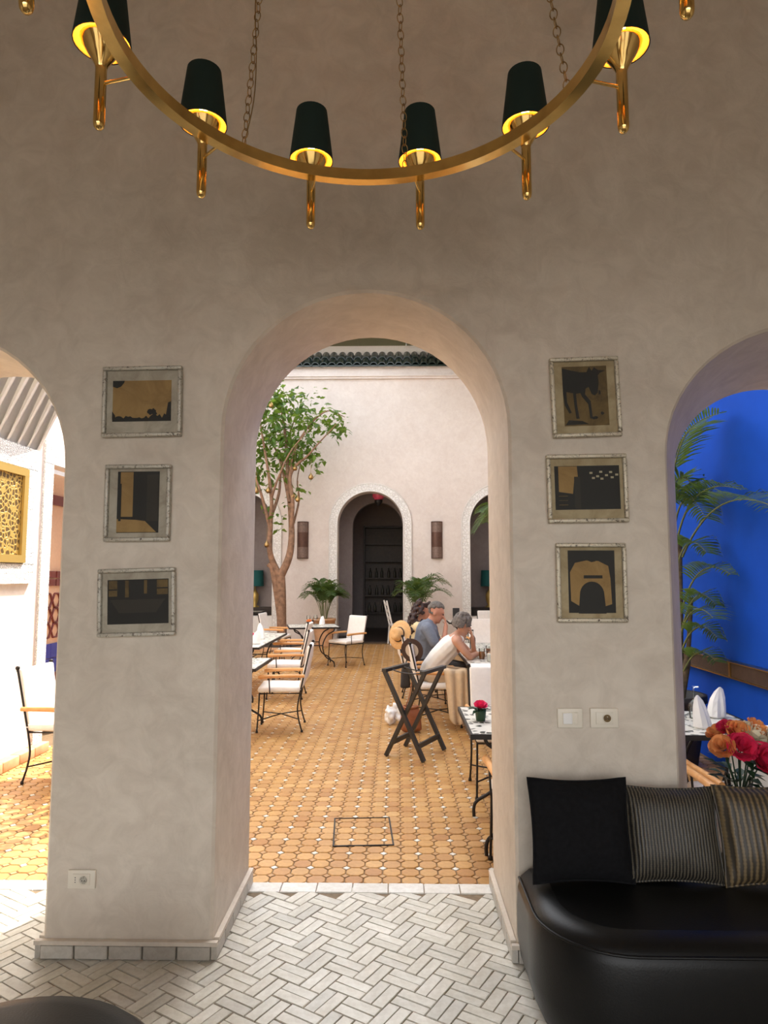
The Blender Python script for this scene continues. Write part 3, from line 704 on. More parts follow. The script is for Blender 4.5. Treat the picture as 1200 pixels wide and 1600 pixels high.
picture('cream-framed print of an arched dark opening, lowest on the right pier', (.816, 1.52), .294, .331, 0, 'gilt', 'board_tan', .196, .262,
        [('print', 'ink', FULL), ('pale_arch', 'sepia', [(-.9, -.62), (-.92, .3), (-.7, .6), (-.2, .68), (.3, .66), (.72, .5), (.8, .1), (.84, -.72), (.5, -.8), (-.5, -.8)]), ('dark_opening', 'ink', [(x * .95 + .0, y - .02) for x, y in arch_in]), ('ledge', 'ink', rect(-.34, .10, .46, .20)), ('head_blot', 'ink', disc(.0, .74, .3, .10, 12, .2, 9))], (.002, .004))

# ------------------------------------------------------------------ switches and sockets
def plate(name, label, c, w, h, kind):
    t = thing(name, label, 'switch' if kind == 'switch' else 'socket', (c[0], YW - .001, c[1]))
    MB().rbox((0, -.005, 0), (w, .010, h), .004).build('cover_plate', M['plate'], t)
    MB().rbox((0, -.0105, 0), (w * .62, .006, h * .62), .002).build('inner_frame', M['plate'], t)
    Mx = Matrix.Rotation(math.pi / 2, 3, 'X')
    if kind == 'switch':
        MB().rbox((-.012, -.015, 0), (w * .36, .006, h * .55), .002).build('rocker', M['linen'], t); MB().rbox((.022, -.014, 0), (w * .16, .004, h * .55), .001).build('rocker', M['plate'], t)
    else:
        dx = .010
        MB().lathe([(.018, .012), (.020, .016), (.017, .016), (.016, .0125)], 20, (dx, 0, 0), M=Mx).build('socket_ring', M['plate'], t)
        MB().lathe([(.0155, .0135), (.0155, .014)], 20, (dx, 0, 0), M=Mx).build('socket_well', M['sepia_dark' if kind == 'socket' else 'silver'], t)
        for a in (-.006, .006): MB().lathe([(.0022, .0142), (.0022, .0155)], 8, (dx + a, 0, -.003), M=Mx).build('pin_hole', M['dark'], t)
        MB().lathe([(.002, .0142), (.002, .020)], 8, (dx, 0, .007), M=Mx).build('earth_pin', M['silver'], t)
        if kind == 'outlet':
            for k in (-.009, 0, .009): MB().lathe([(.0022, .0140), (.0022, .0145)], 8, (-.024, 0, k), M=Mx).build('pin_hole', M['dark'], t)
plate('light_switch', 'cream light switch above the black bench, beside the socket', (.714, .961), .104, .080, 'switch')
plate('wall_socket', 'cream wall socket above the black bench, right of the switch', (.855, .962), .116, .080, 'socket')
plate('floor_outlet', 'white power outlet near the foot of the left pier', (-1.30, .306), .115, .074, 'outlet')

# ------------------------------------------------------------------ bench, cushions, pouf
bn = thing('leather_bench', 'long black leather bench with a rounded end against the right pier', 'bench', (0, 0, 0))
def bench_outline(g, n=10):
    x0, x1, y0, y1, r = .475 + g, 3.4, 2.275 + g, 2.855, .30 - g
    P = [(x1, y0)] + [(x0 + r - r * math.sin(rad(90 * k / n)), y0 + r - r * math.cos(rad(90 * k / n))) for k in range(n + 1)]
    return P + [(x0, y1), (x1, y1)]
b = MB(); prof = [(.035, .002), (.012, .05), (.0, .13), (.0, .24), (.004, .31), (.018, .352), (.05, .377), (.10, .385)]
rings = [[(x, y, z) for x, y in bench_outline(g)] for g, z in prof]; m = len(rings[0])
b.add(sum(rings, []), [(i * m + k, i * m + (k + 1) % m, (i + 1) * m + (k + 1) % m, (i + 1) * m + k)[::-1] for i in range(len(rings) - 1) for k in range(m)], True)
b.add(rings[-1], [tuple(range(m))[::-1]], True)
b.build('body', M['leather'], bn)
MB().tube([(x, y, .345) for x, y in bench_outline(.010)[:-1]], .005, 6).build('piping', M['leather'], bn)
def cushion(name, label, c, w, h, t, mat, tilt, rotz=0, group=None, seed=0):
    o = thing(name, label, 'cushion', c, rotz, group); o.rotation_euler = (tilt, 0, rotz)
    n = 16; mb = MB(); rim = []
    for sg in (-1, 1):
        vs = []
        for i in range(n + 1):
            for j in range(n + 1):
                a, b_ = 2 * i / n - 1, 2 * j / n - 1
                pin = 1 - .075 * (1 - a * a) * abs(b_) ** 3; pin2 = 1 - .06 * (1 - b_ * b_) * abs(a) ** 3
                th = t / 2 * (max(0, 1 - abs(a) ** 3.0) * max(0, 1 - abs(b_) ** 3.0)) ** .55
                th *= 1 + .10 * noise.noise(Vector((a * 2 + seed, b_ * 2, sg)))
                p = (a * w / 2 * pin2, sg * th, h / 2 + b_ * h / 2 * pin)
                vs.append(p)
        f = [(i * (n + 1) + j, (i + 1) * (n + 1) + j, (i + 1) * (n + 1) + j + 1, i * (n + 1) + j + 1) for i in range(n) for j in range(n)]
        mb.add(vs, f if sg < 0 else [q_[::-1] for q_ in f], True)
        if sg < 0: rim = [vs[i * (n + 1)] for i in range(n + 1)] + [vs[n * (n + 1) + j] for j in range(1, n + 1)] + [vs[i * (n + 1) + n] for i in range(n - 1, -1, -1)] + [vs[j] for j in range(n - 1, 0, -1)]
    mb.build('cover', M[mat], o); pp = MB(); pp.tube(rim, .005, 6, closed=True); pp.build('piping', M[mat], o)
cushion('cushion', 'plain black velvet cushion, leftmost on the leather bench', (.705, 2.70, .388), .385, .375, .13, 'velvet', rad(-12), rad(1), 'cushions on the bench', 1)
cushion('cushion', 'charcoal woven cushion in the middle of the bench', (1.055, 2.705, .388), .362, .345, .14, 'weave_dark', rad(-15), rad(-3), 'cushions on the bench', 2)
cushion('cushion', 'bronze striped cushion, rightmost on the bench', (1.425, 2.69, .388), .392, .355, .14, 'weave_bronze', rad(-14), rad(2), 'cushions on the bench', 3)
pf = thing('leather_pouf', 'round black leather pouf at the bottom left', 'pouf', (-.93, 1.60, 0))
MB().lathe([(.38, 0), (.402, .04), (.408, .2), (.406, .33), (.395, .372), (.37, .395), (.32, .405), (.2, .41), (.001, .412)], 40).build('body', M['leather'], pf)
MB().tube([(.405 * math.cos(2 * math.pi * k / 40), .405 * math.sin(2 * math.pi * k / 40), .345) for k in range(40)], .005, 6, closed=True).build('piping', M['leather'], pf)

# ------------------------------------------------------------------ courtyard chairs (front of the chair is local +y)
def make_chair(label, loc, face):
    t = thing('garden_armchair', label, 'chair', loc, face - math.pi / 2, 'iron armchairs in the courtyard')
    for s in (-1, 1):
        MB().tube(spline([(s * .235, .215, .415), (s * .238, .22, .25), (s * .245, .235, .015)], 4), .0085, 7).lathe([(.001, 0), (.015, .004), (.013, .02), (.008, .03)], 8, (s * .245, .235, 0)).build('leg', M['iron'], t)
        MB().tube(spline([(s * .235, -.225, .415), (s * .236, -.20, .26), (s * .24, -.215, .14), (s * .245, -.25, .015)], 4), .0085, 7).lathe([(.001, 0), (.015, .004), (.013, .02), (.008, .03)], 8, (s * .245, -.25, 0)).build('leg', M['iron'], t)
        po = MB().tube(spline([(s * .235, -.225, .415), (s * .238, -.265, .60), (s * .24, -.335, .91)], 4), .0085, 7).build('back_post', M['iron'], t)
        MB().lathe([(.006, .9), (.010, .915), (.018, .93), (.016, .945), (.001, .95)], 8, (s * .24, -.338, 0)).build('finial', M['iron'], po)
        ar = MB(); ar.tube([(s * .262, -.275, .605), (s * .265, -.1, .607), (s * .267, .12, .602), (s * .267, .20, .598), (s * .267, .225, .596)], [.018, .020, .021, .026, .014], 8); ar = ar.build('armrest', M['armwood'], t)
        MB().tube([(s * .255, .10, .415), (s * .262, .11, .59)], .007, 6).build('arm_support', M['iron'], ar)
        MB().tube([(s * .243, .225, .13), (0, 0, .155), (-s * .24, -.215, .14)], .0065, 6).build('stretcher', M['iron'], t)
    MB().tube([(-.235, .215, .415), (.235, .215, .415), (.235, -.225, .415), (-.235, -.225, .415)], .0085, 6, closed=True).build('seat_frame', M['iron'], t)
    MB().tube([(-.238, -.33, .885), (.238, -.33, .885)], .007, 6).build('back_rail', M['iron'], t)
    def sof(w): return w + Vector((0, 0, .008 * noise.noise(w * 9)))
    cu = MB().rbox((0, .0, .455), (.49, .47, .065), .028, fn=sof).build('seat_cushion', M['cloth'], t)
    MB().tube([(.243 * a, .233 * b_, .457) for a, b_ in ((-1, -1), (1, -1), (1, 1), (-1, 1))], .004, 5, closed=True).build('piping', M['cloth'], cu)
    def sag(w): return w + Vector((0, .018 * noise.noise(Vector((w.x * 7, w.z * 5, 3))) - .02 * (1 - (w.x / .23) ** 2) * (1 if abs(w.z) < .2 else 0), 0))
    Mx = Matrix.Rotation(rad(12.5), 3, 'X')
    MB().rbox((0, -.285, .70), (.465, .05, .46), .022, M=Mx, fn=sag).build('back_cover', M['cloth'], t)
    return t
CG = 'iron armchairs in the courtyard'
c0 = make_chair('iron armchair with wooden arms in front of the two behind it, facing the left pier', (-1.31, 7.77, ZC), rad(184))
copy_tree(c0, 'white-cushioned iron armchair, second in the row behind the front left one', (-1.57, 9.72, ZC), rad(181 - 90))
copy_tree(c0, 'iron armchair half hidden at the back of the left row, before the tree', (-1.78, 11.35, ZC), rad(178 - 90))
copy_tree(c0, 'white armchair standing alone right of the table under the potted palm', (-.98, 13.05, ZC), rad(228 - 90))
copy_tree(c0, 'white armchair partly behind the tree trunk, left of the table', (-2.48, 14.1, ZC), rad(-8 - 90))
copy_tree(c0, 'iron armchair with a white cover in the sun beside the pale wall', (-2.80, 5.885, ZC), rad(-4 - 90))
copy_tree(c0, 'white armchair at the far side of the table with the pink rose', (.845, 5.58, ZC), rad(-90 - 90))
copy_tree(c0, 'armchair at the near side of the rose table, mostly behind the jamb', (.80, 4.02, ZC), rad(90 - 90))
copy_tree(c0, 'armchair the woman in the white tank top sits on', (.47, 8.02, ZC), rad(2 - 90))
copy_tree(c0, 'armchair the man in the grey shirt sits on', (.40, 8.95, ZC), rad(0 - 90))
copy_tree(c0, 'armchair of the long-haired diner behind the man', (.32, 9.85, ZC), rad(0 - 90))
copy_tree(c0, 'white armchair at the far end of the diners\' table', (1.52, 12.0, ZC), rad(-85 - 90))
copy_tree(c0, 'white armchair farthest away, in front of the right far arch', (2.05, 14.9, ZC), rad(-80 - 90))
copy_tree(c0, 'armchair with an orange wooden arm behind the right pier, seen over the cushions', (1.375, 3.88, ZC), rad(-90 - 90))
copy_tree(c0, 'white-covered armchair seen from behind at the blue-wall table', (1.96, 3.98, ZC), rad(90 - 90))

# ------------------------------------------------------------------ mosaic tables
def make_table(label, loc, w, d, rotz=0):
    t = thing('mosaic_table', label, 'table', loc, rotz, 'mosaic tables in the courtyard'); zt = .74
    MB().box((0, 0, zt - .011), (w - .03, d - .03, .022)).build('top', M['mosaic'], t)
    for c, e in (((0, d / 2 - .008, zt - .014), (w, .016, .03)), ((0, -d / 2 + .008, zt - .014), (w, .016, .03)), ((w / 2 - .008, 0, zt - .014), (.016, d - .032, .03)), ((-w / 2 + .008, 0, zt - .014), (.016, d - .032, .03))): MB().box(c, e).build('rim', M['iron'], t)
    for sx in (-1, 1):
        for sy in (-1, 1):
            x, y = sx * (w / 2 - .10), sy * (d / 2 - .10)
            MB().tube(spline([(x, y, zt - .03), (x * .95, y, .66), (x * .62, y, .58), (x * .42, y, .40), (x * .55, y, .20), (x * .92, y, .11), (x, y, .06), (x, y, 0)], 4), .012, 7).build('leg', M['iron'], t)
    for sy in (-1, 1): MB().tube([(-(w / 2 - .1) * .42, sy * (d / 2 - .10), .40), ((w / 2 - .1) * .42, sy * (d / 2 - .10), .40)], .009, 6).build('cross_bar', M['iron'], t)
    MB().tube([(0, -(d / 2 - .1), .40), (0, d / 2 - .1, .40)], .009, 6).build('cross_bar', M['iron'], t)
    return t
make_table('black and white mosaic table before the nearest left armchair', (-1.90, 7.55, ZC), .88, .95)
make_table('mosaic table behind the near left one, with folded napkins and a pink flower', (-2.32, 10.3, ZC), .95, 2.3)
make_table('mosaic table with curled iron legs before the left potted palm', (-1.62, 13.1, ZC), .95, .9, rad(12))
make_table('mosaic table with a single pink rose behind the right jamb', (.88, 4.66, ZC), .88, .88)
make_table('mosaic table the three diners sit at', (1.22, 8.45, ZC), .92, 2.75)
make_table('mosaic table beside the blue wall with two folded napkins', (1.82, 4.60, ZC), .98, .76)
make_table('small mosaic table before the right far arch with a black menu stand', (1.45, 14.4, ZC), .8, .8)
make_table('table inside the room behind the left far arch', (-4.0, 18.3, ZC), .8, .8)
ZT = ZC + .742
def napkin(label, x, y, h=.20, seed=0, group='folded napkins'):
    t = MB(); r_ = random.Random(seed); n_ = 13; rings = []
    for z, rr, sq, tx in ((0, .052, .9, 0), (.010, .062, .85, 0), (h * .35, .058, .75, .004), (h * .62, .048, .6, .010), (h * .85, .030, .45, .018), (h, .006, .4, .026)):
        ring_ = []
        for k in range(n_):
            a_ = 2 * math.pi * k / n_; pl_ = 1 + .20 * math.cos(2 * a_ + seed) + .14 * math.cos(5 * a_ + seed * 2 + z * 6)
            ring_.append((rr * pl_ * math.cos(a_) + tx * (1 if seed % 2 else -1), rr * sq * pl_ * math.sin(a_), z + (.02 * math.cos(a_ + seed) if 0.02 < z < h * .9 else 0)))
        rings.append(ring_)
    t.add(sum(rings, []), [(i * n_ + k, i * n_ + (k + 1) % n_, (i + 1) * n_ + (k + 1) % n_, (i + 1) * n_ + k) for i in range(len(rings) - 1) for k in range(n_)], False); t.add(rings[-1], [tuple(range(n_))])
    o = t.build('napkin', M['linen'], None, (x, y, ZT)); return tag(o, label, 'napkin', group)
napkin('folded white napkin nearest the edge of the second left table', -1.99, 9.62, .19, 1)
napkin('folded white napkin behind the first one on the second left table', -2.06, 10.35, .24, 2)
napkin('small folded white napkin on the table before the left potted palm', -1.47, 13.3, .17, 3)
napkin('left folded napkin on the table beside the blue wall', 1.93, 4.44, .20, 4)
napkin('right folded napkin on the table beside the blue wall', 2.17, 4.76, .20, 5)
def glass(label, x, y, inverted=False, h=.19, z=ZT):
    p = [(.034, 0), (.034, .003), (.006, .006), (.0045, .08), (.010, .09), (.033, .115), (.037, .14), (.030, h)]
    if inverted: p = [(r_, h - z_) for r_, z_ in p][::-1]
    mb = MB(); mb.lathe(p, 18); mb.f = mb.f[:-1]; mb.sm = mb.sm[:-1]; mb.mi = mb.mi[:-1]
    return tag(mb.build('wine_glass', M['glass'], None, (x, y, z)), label, 'glass', 'glasses on the tables')
glass('upturned stem glass on the blue-wall table, beside the left napkin', 2.00, 4.72, True, .21)
glass('stem glass at the pier edge of the blue-wall table', 1.90, 4.86, True, .21)
glass('stem glass on the table before the left potted palm', -1.72, 13.2); glass('stem glass standing by the green pot on the table before the palm', -1.60, 13.35)
def tumbler(label, x, y, drink):
    t = thing('tumbler', label, 'glass', (x, y, ZT), 0, 'drinks on the diners\' table')
    mb = MB(); mb.lathe([(.030, 0), (.036, .12)], 16); mb.f = mb.f[:-1]; mb.sm = mb.sm[:-1]; mb.mi = mb.mi[:-1]; mb.build('glass', M['glass'], t)
    MB().lathe([(.028, .004), (.032, .085)], 14).build('drink', M[drink], t)
tumbler('tumbler of amber drink on the diners\' table', .97, 7.95, 'amber'); tumbler('tumbler of pale drink beside the amber one', 1.03, 7.72, 'linen'); tumbler('tumbler of dark drink by the right jamb', 1.09, 8.25, 'tan_leather')
def pitcher(label, x, y):
    t = thing('bottle', label, 'bottle', (x, y, ZT)); MB().lathe([(.036, 0), (.038, .02), (.038, .14), (.013, .19), (.013, .24)], 16).build('body', M['glass'], t); MB().lathe([(.014, .235), (.014, .25), (.001, .252)], 12).build('cap', M['dark'], t)
bs = thing('bread_basket', 'small basket of bread rolls at the right of the diners\' table', 'basket', (1.13, 7.98, ZT))
MB().lathe([(.07, 0), (.09, .03), (.105, .06), (.098, .06), (.08, .03), (.001, .012)], 20).build('basket', M['straw'], bs)
for a_ in range(3): MB().sphere((.045 * math.cos(a_ * 2.1), .045 * math.sin(a_ * 2.1), .055), (.045, .035, .03), 10, 8).build('bread_roll', M['terracotta'], bs)
pitcher('clear water bottle on the diners\' table', .98, 9.0)
tag(MB().rbox((0, 0, .14), (.14, .03, .28), .006).build('menu_stand', M['dark'], None, (1.22, 14.3, ZT)), 'black menu stand on the small far table', 'menu')
cl = MB(); n = 14; vs = []
for i in range(n + 1):
    for j in range(n + 1):
        a, b_ = i / n, j / n; x = a * .42; y = -.05 + b_ * .36; z = .012 + .012 * noise.noise(Vector((a * 5, b_ * 4, 2)))
        if a < .2: z -= (.2 - a) * .55; x = .084 - (.2 - a) * .10 
        vs.append((x, y, z))
cl.add(vs, [(i * (n + 1) + j, (i + 1) * (n + 1) + j, (i + 1) * (n + 1) + j + 1, i * (n + 1) + j + 1) for i in range(n) for j in range(n)], True)
o = cl.build('table_napkin', M['linen'], None, (.70, 7.12, ZT + .004)); sm = o.modifiers.new('t', 'SOLIDIFY'); sm.thickness = .006; tag(o, 'crumpled white napkin hanging over the near edge of the diners\' table', 'napkin')

# ------------------------------------------------------------------ flowers
def rose_head(mat, r=.036, seed=0):
    mb = MB(); r_ = random.Random(seed)
    for ring_, (nn, ro, z1, open_) in enumerate(((3, .28, 1.25, .0), (4, .50, 1.22, .05), (5, .74, 1.08, .16), (6, .90, .92, .16), (7, 1.02, .74, .20))):
        for k in range(nn):
            a = 2 * math.pi * (k + ring_ * .37) / nn + r_.uniform(-.15, .15); vs = []; half = math.pi / nn * 1.35
            for i in range(7):
                for j in range(5):
                    s_ = i / 3 - 1; t_ = j / 4; ra = r * ro * (.35 + .65 * math.sin(t_ * math.pi * .5)) + r * open_ * t_ ** 3; z = r * z1 * t_ * (1 - .22 * abs(s_) ** 2.5) - r * open_ * .45 * t_ ** 4
                    aa = a + s_ * half * (.55 + .45 * math.sin(math.pi * min(1, .25 + t_ * .6)))
                    ra *= 1 + .05 * r_.uniform(-1, 1) * t_
                    vs.append((ra * math.cos(aa), ra * math.sin(aa), z))
            mb.add(vs, [(i * 5 + j, (i + 1) * 5 + j, (i + 1) * 5 + j + 1, i * 5 + j + 1) for i in range(6) for j in range(4)], True)
    return mb.mesh('rose', M[mat])
def leaf_strip(mb, p, d, L, w, up=Vector((0, 0, 1)), fold=.25, droop=.3):
    p, d = Vector(p), Vector(d).normalized(); a = d.cross(up)
    if a.length < .05: a = Vector((1, 0, 0))
    a.normalize(); nrm = a.cross(d).normalized()
    c = [p, p + d * L * .5 - up * droop * L * .08, p + d * L - up * droop * L * .4]
    mb.add([c[0], c[1] + a * w / 2 + nrm * w * fold, c[1], c[1] - a * w / 2 + nrm * w * fold, c[2]], [(0, 2, 1), (0, 3, 2), (1, 2, 4), (2, 3, 4)], True)
RM = {k: rose_head(k, seed=i) for i, k in enumerate(('rose', 'pink', 'orange', 'cream'))}
bq = thing('bouquet_vase', 'glass vase of red, peach and cream roses on the sill behind the cushions', 'bouquet', (1.58, 3.27, .422))
mb = MB(); mb.lathe([(.052, 0), (.055, .01), (.045, .08), (.058, .20)], 20); mb.f = mb.f[:-1]; mb.sm = mb.sm[:-1]; mb.mi = mb.mi[:-1]; mb.build('vase', M['glass'], bq)
heads = [('rose', (-.015, -.05, .335), 1.35), ('rose', (.065, -.06, .285), 1.55), ('rose', (-.03, .03, .40), .95), ('orange', (-.085, -.035, .335), 1.1), ('orange', (.0, -.0, .39), 1.15), ('orange', (.09, .03, .40), 1.1), ('cream', (.055, .0, .38), 1.25), ('cream', (.135, -.03, .335), 1.4), ('cream', (.14, .05, .36), 1.2), ('orange', (-.06, .06, .37), 1.0)]
for i, (k, p, s_) in enumerate(heads):
    d = Vector((p[0] * 2.2, p[1] * 2.2 - .16, .22)).normalized(); o = link('rose', RM[k], bq, p, d.to_track_quat('Z', 'Y').to_euler()); o.scale = (s_ * 1.2,) * 3
    MB().tube(spline([(p[0], p[1], p[2]), (p[0] * .4, p[1] * .4, .2), (-p[0] * .25, -p[1] * .25, .02)], 4), .0035, 5).build('flower_stem', M['flowerleaf'], bq)
lf = MB(); r_ = random.Random(4)
for i in range(46):
    a = r_.uniform(0, 6.28); rr = r_.uniform(.03, .09); leaf_strip(lf, (rr * math.cos(a), rr * math.sin(a), r_.uniform(.15, .30)), (math.cos(a), math.sin(a), r_.uniform(-.5, .6)), r_.uniform(.06, .10), r_.uniform(.035, .05))
lf.build('foliage', M['flowerleaf'], bq)
def small_rose(label, x, y, mat, s=1.0):
    t = thing('rose_pot', label, 'flower', (x, y, ZT)); MB().lathe([(.030, 0), (.036, .05), (.038, .075), (.033, .075), (.03, .05)], 16).build('pot', M['flowerleaf'], t)
    o = link('rose', RM[mat], t, (0, -.01, .085), (rad(20), 0, 0)); o.scale = (1.25 * s,) * 3
    lf = MB(); r2 = random.Random(int(x * 100))
    for i in range(16):
        a = r2.uniform(0, 6.28); leaf_strip(lf, (.02 * math.cos(a), .02 * math.sin(a), .07), (math.cos(a), math.sin(a), r2.uniform(-.2, .5)), .075, .035)
    lf.build('foliage', M['flowerleaf'], t)
small_rose('single pink rose in a dark green pot on the near right table', .55, 4.62, 'pink', .85); small_rose('pink flower in a pot on the second left table', -2.12, 9.9, 'pink', .95); small_rose('peach flower bowl on the table before the left potted palm', -1.66, 12.85, 'orange', 1.0)

# ------------------------------------------------------------------ folding tray stand
ts = thing('tray_stand', 'black wooden folding tray stand in the middle of the courtyard', 'tray stand', (.165, 6.70, ZC), rad(-27))
hx, hy, th = .20, .24, .80       # half spread of the top bars, half length of the bars
for s in (-1, 1):
    fr_y = hy - (.035 if s > 0 else .0)
    MB().bar((s * hx, -hy - .02, th), (s * hx, hy + .02, th), .045, .030).build('top_bar', M['blackwood'], ts)
    for e in (-1, 1):
        MB().bar((s * hx, e * fr_y, th - .01), (-s * hx * 1.02, e * fr_y, .005), .032, .042, up=(0, 1, 0)).build('leg', M['blackwood'], ts)
    MB().bar((-s * hx * .72, -fr_y, .13), (-s * hx * .72, fr_y, .13), .022, .045).build('lower_rail', M['blackwood'], ts)
for e in (-.5, .5): MB().tube(bez((-hx, e * hy, th - .0), (0, e * hy, th - .07), (hx, e * hy, th - .0), 8), .006, 5).build('strap', M['blackwood'], ts)

# ------------------------------------------------------------------ tree with hanging brass ornaments
TY = 15.9
tr = thing('fruit_tree', 'slender leafy tree with a forked brown trunk in the courtyard corner', 'tree', (-2.70, TY, ZC))
K = 15.9 / 1060
def tp(px, py, y=0.0): return Vector(((px - 452) * K, y, (1003 - py) * K))
def branch(name, pts, r0, r1, parent=tr):
    P = spline([tp(*p) for p in pts], 5); n_ = len(P)
    return MB().tube(P, [r0 + (r1 - r0) * i / (n_ - 1) for i in range(n_)], 9).build(name, M['bark'], parent)
trunk = branch('trunk', [(454, 1003), (452, 960), (451, 915), (449, 885)], .118, .105)
branch('trunk', [(456, 1003), (449, 950), (441, 900), (436, 878), (430, 872)], .085, .06)
B = [([(450, 890), (462, 862), (466, 830), (463, 790, .1), (458, 740, .1), (455, 690, .15), (448, 635, .1), (440, 600, .1)], .10, .015),
     ([(450, 892), (440, 875), (433, 850, -.1), (434, 810, -.1), (436, 770, -.2), (428, 715, -.2), (418, 660, -.2), (412, 610, -.2)], .085, .012),
     ([(465, 815), (468, 775, -.1), (464, 738, -.15), (474, 718, -.2), (490, 705, -.2), (512, 682, -.3), (538, 655, -.35)], .055, .010),
     ([(462, 775), (450, 728, .2), (440, 695, .2), (424, 668, .3), (405, 640, .3)], .045, .010),
     ([(434, 820, -.1), (418, 755, -.3), (400, 715, -.4), (382, 690, -.4)], .042, .010),
     ([(434, 800, -.1), (444, 760, .1), (446, 720, .2), (458, 660, .3), (475, 610, .35)], .042, .010),
     ([(459, 745, .1), (470, 695, -.1), (492, 655, -.1), (522, 632, -.2), (550, 642, -.2)], .035, .008),
     ([(436, 770, -.2), (450, 740, -.5), (470, 700, -.6), (500, 665, -.6)], .03, .008),
     ([(466, 820), (474, 770, .3), (470, 735, .4), (478, 690, .5)], .03, .008)]
for pts, a, b_ in B: branch('branch', pts, a, b_)
clus = [(420, 640, 44, 58, 380), (425, 600, 36, 26, 110), (465, 645, 44, 48, 270), (508, 640, 42, 26, 130), (540, 652, 17, 24, 55), (450, 690, 52, 30, 280), (398, 700, 24, 46, 150), (482, 690, 30, 24, 85), (504, 712, 14, 20, 26), (404, 745, 18, 18, 34), (455, 598, 42, 12, 42), (408, 600, 26, 26, 70), (476, 757, 16, 14, 14), (432, 735, 30, 20, 40), (505, 600, 18, 8, 8), (452, 800, 14, 30, 14), (430, 790, 16, 24, 10)]
r_ = random.Random(21); leaves = []
for cx, cy, rx, ry, n_ in clus:
    for i in range(n_):
        while True:
            a, b_, c = r_.uniform(-1, 1), r_.uniform(-1, 1), r_.uniform(-1, 1)
            if a * a + b_ * b_ + c * c < 1: break
        leaves.append((tp(cx + a * rx, cy + b_ * ry, c * min(1.0, max(.4, rx * K))), r_.uniform(0, 6.28), r_.uniform(-1.1, .35), r_.uniform(.12, .235)))
lm = MB(); leaf_strip(lm, (0, 0, 0), (1, 0, 0), 1.0, .46, fold=.15, droop=.35); lme = lm.mesh('leaf', M['leaf'])
leaves.sort(key=lambda t: -t[3] - (.06 if t[0].y < 0 else 0)); lrest = MB()
for i, (p, a, e, L) in enumerate(leaves):
    Mx = Matrix.Translation(p) @ Matrix.Rotation(a, 4, 'Z') @ Matrix.Rotation(-e, 4, 'Y') @ Matrix.Rotation(((i * 37) % 100 / 100 - .5) * 2.0, 4, 'X') @ Matrix.Scale(L, 4)
    if i < 300: o = link('leaf', lme, tr); o.matrix_local = Mx
    else: lrest.add([Mx @ Vector(v_) for v_ in lm.v], lm.f, True)
tag(lrest.build('foliage', M['leaf'], tr), kind='stuff')
pl = MB(); pl.lathe([(.62, 0), (.62, .09), (.55, .09), (.54, .06), (.001, .06)], 32)
pb = thing('tree_bed', 'round terracotta edged bed at the foot of the tree', 'planter', (-2.70, TY, ZC)); pl.build('edge', M['terracotta'], pb); MB().lathe([(.53, .06), (.53, .075), (.001, .085)], 24).build('soil', M['soil'], pb)
om = MB(); om.lathe([(.001, -.075), (.04, -.066), (.062, -.03), (.055, .01), (.03, .045), (.014, .07), (.010, .085), (.001, .09)], 14); ome = om.mesh('body', M['oldbrass'])
for k, (px, py, y, lab) in enumerate(((437, 627, -.5, 'at the top of the crown'), (498, 737, -.3, 'hanging farthest right in the tree'), (478, 772, -.3, 'hanging right of the fork'), (468, 765, -.1, 'just left of the rightmost low one'), (416, 760, -.5, 'in the lower left of the crown'), (432, 758, -.3, 'beside the left branch'), (472, 722, -.2, 'below the middle branch'), (400, 804, -.7, 'hanging lowest at the left, before the far arch'), (431, 842, -.3, 'at the fork of the trunk'))):
    p = tp(px, py, y); t = thing('hanging_ornament', 'pear-shaped brass ornament ' + lab, 'ornament', (p.x - 2.70, TY + p.y, p.z + ZC), 0, 'brass ornaments in the tree')
    link('body', ome, t); MB().tube([(0, 0, .085), (.004, 0, .42)], .004, 4).build('cord', M['oldbrass'], t)

# ------------------------------------------------------------------ palms
def frond(parent, p0, p1, p2, L, nl=26, width=.028, stem_r=.008, start=.3, droop=.55, name='frond', seed=0, xmax=99):
    r3 = random.Random(seed); P = bez(p0, p1, p2, 14); mb = MB()
    n_ = len(P); st = MB().tube(P, [stem_r * (1 - .75 * i / (n_ - 1)) for i in range(n_)], 6)
    f = st.build(name, M['palmstem'], parent)
    for i in range(nl):
        t = start + (1 - start) * i / (nl - 1); k = t * 14; i0 = min(13, int(k)); p = P[i0].lerp(P[i0 + 1], k - i0); d = (P[i0 + 1] - P[i0]).normalized()
        sd = d.cross(Vector((0, 0, 1)))
        if sd.length < .1: sd = Vector((1, 0, 0))
        sd.normalize(); nrm = sd.cross(d); ll = L * (.45 + .55 * math.sin(math.pi * min(1, .15 + .8 * (i / (nl - 1))))) * r3.uniform(.85, 1.1)
        for s in (-1, 1):
            v0 = (sd * s * .8 + d * .55 + nrm * .28).normalized(); w = width * r3.uniform(.8, 1.15); a = d.cross(v0).cross(v0).normalized() if False else d
            q = [p]; dirv = v0.copy()
            for m_ in range(3):
                q.append(q[-1] + dirv * ll / 3); dirv = (dirv + Vector((0, 0, -droop * (m_ + 1) * .5))).normalized()
            for qq in q: qq.x = min(qq.x, xmax - w)
            vs = [q[0] - a * w * .2, q[0] + a * w * .2, q[1] - a * w / 2, q[1] + a * w / 2, q[2] - a * w * .38, q[2] + a * w * .38, q[3]]
            mb.add(vs, [(0, 1, 3, 2), (2, 3, 5, 4), (4, 5, 6)], True)
    mb.build('leaflets', M['palm'], f)
